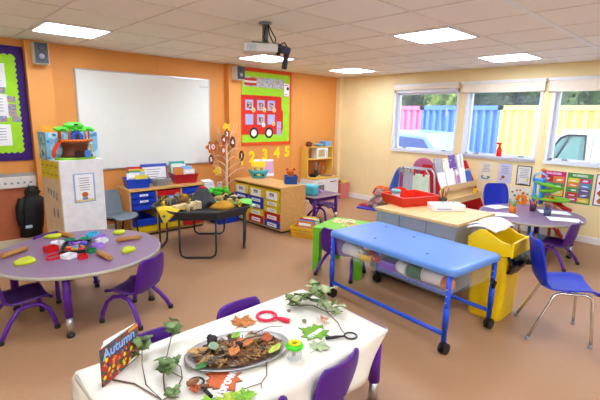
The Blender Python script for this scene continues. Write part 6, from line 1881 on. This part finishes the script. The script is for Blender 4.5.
# ---------------------------------------------------------------- outside the windows
GZ = -.65
struct('ground_outside', MB().span(.3, 30, -30, 30, GZ - .1, GZ), mat('tarmac', (160, 162, 168), .9))
def container(label, y0, y1, x0, c, name):
    t = thing('shipping_container', label, 'container', (x0, (y0 + y1) / 2, GZ), 0, 'shipping containers outside the windows')
    m = mat(name, c, .5); hw = (y1 - y0) / 2; hh = 2.74
    # corrugated end wall
    pr = []; n = 11; p = 2 * hw / n
    for k in range(n):
        y = -hw + k * p
        pr += [(y, 0), (y + p * .25, 0), (y + p * .5, .09), (y + p * .75, .09)]
    pr.append((hw, 0))
    poly = [(a, b) for a, b in pr]
    vs = []; fs = []
    for (y, d) in poly: vs += [(-.02 + d, y, .12), (-.02 + d, y, hh - .10)]
    mb = MB(); mb.add(vs, [[2 * i, 2 * i + 1, 2 * i + 3, 2 * i + 2] for i in range(len(poly) - 1)])
    mb.build('corrugated_end', m, t)
    MB().span(.10, 6, -hw, hw, .1, hh - .02).build('body', m, t)
    mb = MB(); mb.span(-.03, .09, -hw, hw, hh - .12, hh); mb.span(-.03, .09, -hw, hw, 0, .14)
    for y in (-hw, hw - .07): mb.span(-.03, .09, y, y + .07, 0, hh)
    mb.build('corner_frame', m, t)
    for y in (-.35, .35): MB().span(-.06, -.03, y - .02, y + .02, hh - .32, hh - .10).build('lock_bar', GREY, t)
container('pink shipping container at the left of the first window', .955, 3.39, 5.0, (236, 120, 160), 'pink_container')
container('blue shipping container across the first and middle windows', -1.43, .945, 5.0, (86, 130, 226), 'blue_container')
container('pale yellow-green shipping container in the middle window', -3.87, -1.44, 5.0, (226, 228, 120), 'lime_container')
container('pale yellow shipping container behind the white van', -6.31, -3.88, 5.0, (236, 226, 110), 'yellow_container')
container('white shipping container beyond the yellow one', -8.75, -6.32, 5.0, (216, 220, 224), 'white_container')
container('green shipping container at the far end of the row', -11.2, -8.76, 5.0, (120, 170, 130), 'green_container')

# white van behind the right window
t = thing('van', 'white van parked outside the right-hand window', 'van', (2.2, -4.42, GZ))
VANW = mat('white_van_paint', (226, 234, 246), .25, spec=.5)
prof = [(1.75, .35), (1.78, .95), (1.55, 1.18), (1.15, 1.50), (.80, 2.08), (.68, 2.20), (-2.6, 2.24), (-2.75, 2.1), (-2.8, .35)]
loft_ = []
for (x, ins) in ((0, .10), (.10, .0), (1.70, .0), (1.80, .10)):
    loft_.append([(x, y * (1 - ins * .03), .35 + (z - .35) * (1 - ins * .25)) for (y, z) in prof])
mb = MB(); n = len(prof); vs = [p for q in loft_ for p in q]
mb.add(vs, [[a * n + k, a * n + (k + 1) % n, (a + 1) * n + (k + 1) % n, (a + 1) * n + k] for a in range(3) for k in range(n)]); mb.add(loft_[0], [list(range(n))[::-1]]); mb.add(loft_[-1], [list(range(n))])
mb.build('body', VANW, t)
VG = mat('van_window_glass', (110, 160, 160), .08, spec=.8)
w = MB().prism([(.98, 1.60), (.72, 2.04), (.62, 2.09), (.32, 2.10), (.30, 1.62)], .012, M=T(-.012, 0, 0) @ Matrix.Rotation(PI / 2, 4, 'Z') @ Matrix.Rotation(PI / 2, 4, 'X')).build('side_window', VG, t)
mb = MB(); mb.tube([(-.016, p[0], p[1]) for p in [(.98, 1.60), (.72, 2.04), (.62, 2.09), (.32, 2.10), (.30, 1.62)]], .022, 6, closed=True); mb.build('window_seal', BLACK, t)
MB().tube([(-.018, .78, 1.61), (-.018, .56, 2.09)], .02, 6).build('quarter_bar', BLACK, t)
MB().box((-.12, .86, 1.70), (.10, .12, .26), bevel=.03).build('wing_mirror', DARK, t)
MB().tube([(-.02, .86, 1.62), (-.10, .86, 1.65)], .02, 6).build('mirror_arm', DARK, t)
mb = MB(); mb.span(-.006, .004, .20, .212, .5, 2.15); mb.span(-.006, .004, -1.12, -1.112, .5, 2.05); mb.build('door_seam', GREY, t)
MB().box((-.01, .12, 1.50), (.03, .16, .035), bevel=.01).build('door_handle', DARK, t)
for y in (1.05, -1.9): 
    mb = MB().use(BLACK); mb.tube([(.02, y, .34), (.24, y, .34)], .34, 24); mb.use(SILVER); mb.tube([(.0, y, .34), (.03, y, .34)], .19, 18); mb.build('wheel', None, t)
    mb = MB().use(BLACK); mb.tube([(1.56, y, .34), (1.78, y, .34)], .34, 24); mb.build('wheel', None, t)

# pale blue car below the first window
t = thing('car', 'pale blue-white car outside the first window', 'car', (2.7, .75, GZ))
t.scale = (1, 1, 1.12)
CARW = mat('pale_blue_car_paint', (130, 165, 225), .25, spec=.5)
prof = [(1.9, .25), (1.95, .75), (1.75, 1.02), (.95, 1.18), (.25, 1.72), (-.35, 1.82), (-1.35, 1.78), (-1.95, 1.2), (-2.1, .9), (-2.1, .25)]
mb = MB(); n = len(prof); lf = [[(x, y * (1 - i * .02), .25 + (z - .25) * (1 - i * .06)) for (y, z) in prof] for (x, i) in ((0, 1), (.12, 0), (1.55, 0), (1.67, 1))]
mb.add([p for q in lf for p in q], [[a * n + k, a * n + (k + 1) % n, (a + 1) * n + (k + 1) % n, (a + 1) * n + k] for a in range(3) for k in range(n)]); mb.add(lf[0], [list(range(n))[::-1]]); mb.add(lf[-1], [list(range(n))]); mb.build('body', CARW, t)
CG = mat('car_window_glass', (50, 80, 150), .08, spec=.8)
for pl in ([(.75, 1.14), (.20, 1.60), (-.32, 1.68), (-.36, 1.14)], [(-.46, 1.14), (-.44, 1.68), (-1.25, 1.64), (-1.65, 1.18)]):
    MB().prism(pl, .02, M=T(-.008, 0, 0) @ Matrix.Rotation(PI / 2, 4, 'Z') @ Matrix.Rotation(PI / 2, 4, 'X')).build('side_window', CG, t)
for y in (1.2, -1.35):
    for x in (.0, 1.45): MB().tube([(x, y, .32), (x + .22, y, .32)], .32, 20).build('wheel', BLACK, t)
MB().box((-.10, .62, 1.18), (.10, .14, .13), bevel=.03).build('wing_mirror', CARW, t)

# trees
random.seed(77)
TL = [blotch('tree_leaves_%d' % k, cs, 3.0, .7) for k, cs in enumerate((((18, 34, 18), (34, 58, 28), (56, 84, 40), (84, 112, 60)), ((26, 46, 18), (52, 80, 28), (90, 116, 44), (140, 150, 70)), ((16, 32, 22), (32, 54, 38), (56, 80, 52))))]
def tree(label, x, y, h, w, k):
    t = thing('tree', label, 'tree', (x, y, GZ), 0, 'trees behind the containers')
    MB().tube([(0, 0, 0), (.05, .03, h * .4), (0, 0, h * .75)], [.2, .16, .06], 8).build('trunk', TRK2, t)
    vs = []; fs = []
    for q in range(1300):
        a = random.uniform(0, 2 * PI); zz = random.uniform(.18, 1); rr = w * .86 * math.sqrt(random.random()) * (1 - max(0, zz - .6) * 1.3)
        c_ = Vector((rr * math.cos(a), rr * math.sin(a), h * zz)); s = random.uniform(.07, .17)
        u = Vector((random.gauss(0, 1), random.gauss(0, 1), random.gauss(0, 1))).normalized(); v = u.orthogonal().normalized()
        i = len(vs); vs += [c_ - u * s, c_ + v * s * .55, c_ + u * s, c_ - v * s * .55]; fs.append([i, i + 1, i + 2, i + 3])
    mb = MB().add(vs, fs); mb.ball((0, 0, h * .55), (w * 1.3, w * 1.3, h * .7), 12)
    mb.build('foliage', TL[k], t)
TRK2 = mat('tree_bark', (80, 66, 54), .9)
for (x, y, h, w, k, lb) in ((13.4, 7.3, 5.6, 1.45, 0, 'dark green tree seen at the top left of the first window'), (13.2, 4.7, 5.4, 1.45, 1, 'lighter green tree above the pink and blue containers'), (13.5, 2.1, 5.6, 1.45, 2, 'bluish dark tree above the blue container in the middle window'),
                            (13.2, -.5, 5.4, 1.45, 0, 'dark tree above the yellow-green container'), (13.4, -3.1, 5.6, 1.45, 1, 'yellowish green tree above the van'), (17.2, 9.4, 7.0, 2.0, 2, 'tall tree far behind the first window'), (17.4, 5.9, 7.2, 2.0, 0, 'tall tree far behind the blue container'), (17.2, 2.4, 7.0, 2.0, 2, 'tall tree far behind the yellow-green container'), (17.4, -1.1, 7.2, 2.0, 0, 'tall tree far behind the van')):
    tree(lb, x, y, h, w, k)
# ---------------------------------------------------------------- light and camera
w = bpy.data.worlds.new('sky'); scene.world = w; w.use_nodes = True
nt = w.node_tree
bg = nt.nodes['Background']
sky = nt.nodes.new('ShaderNodeTexSky')
sky.sky_type = 'NISHITA'; sky.sun_disc = False
sky.sun_elevation = R(48); sky.sun_rotation = R(250); sky.air_density = 1.3; sky.dust_density = 1.5
nt.links.new(sky.outputs[0], bg.inputs['Color'])
bg.inputs['Strength'].default_value = SKY_STRENGTH
sun = bpy.data.lights.new('sun', 'SUN'); sun.energy = SUN_ENERGY; sun.angle = R(1.0); sun.color = (1, .97, .92)
so = bpy.data.objects.new('sun', sun); COL.objects.link(so)
so.rotation_euler = Vector((.22, .80, -.56)).to_track_quat('-Z', 'Y').to_euler()

cam = bpy.data.cameras.new('camera'); cam.sensor_width = 36.0
cam.lens = 416.8913 / 600 * 36
cam.clip_start = .02; cam.clip_end = 200
co = bpy.data.objects.new('camera', cam); COL.objects.link(co)
yw, pt, rl = R(46.28285639), R(-11.25466648), R(1.24930297)
f = Vector((math.cos(pt) * math.cos(yw), math.cos(pt) * math.sin(yw), math.sin(pt)))
rt = Vector((math.sin(yw), -math.cos(yw), 0)); up = rt.cross(f)
r2 = rt * math.cos(rl) + up * math.sin(rl); u2 = up * math.cos(rl) - rt * math.sin(rl)
co.matrix_world = Matrix(((r2.x, u2.x, -f.x, -6.91376519), (r2.y, u2.y, -f.y, -6.08344674), (r2.z, u2.z, -f.z, 1.66972879), (0, 0, 0, 1)))
scene.camera = co
vs_ = scene.view_settings
vs_.view_transform = 'Standard'; vs_.look = 'None'; vs_.exposure = EXPOSURE; vs_.gamma = 1.0
try:
    vs_.use_curve_mapping = False
except Exception:
    pass
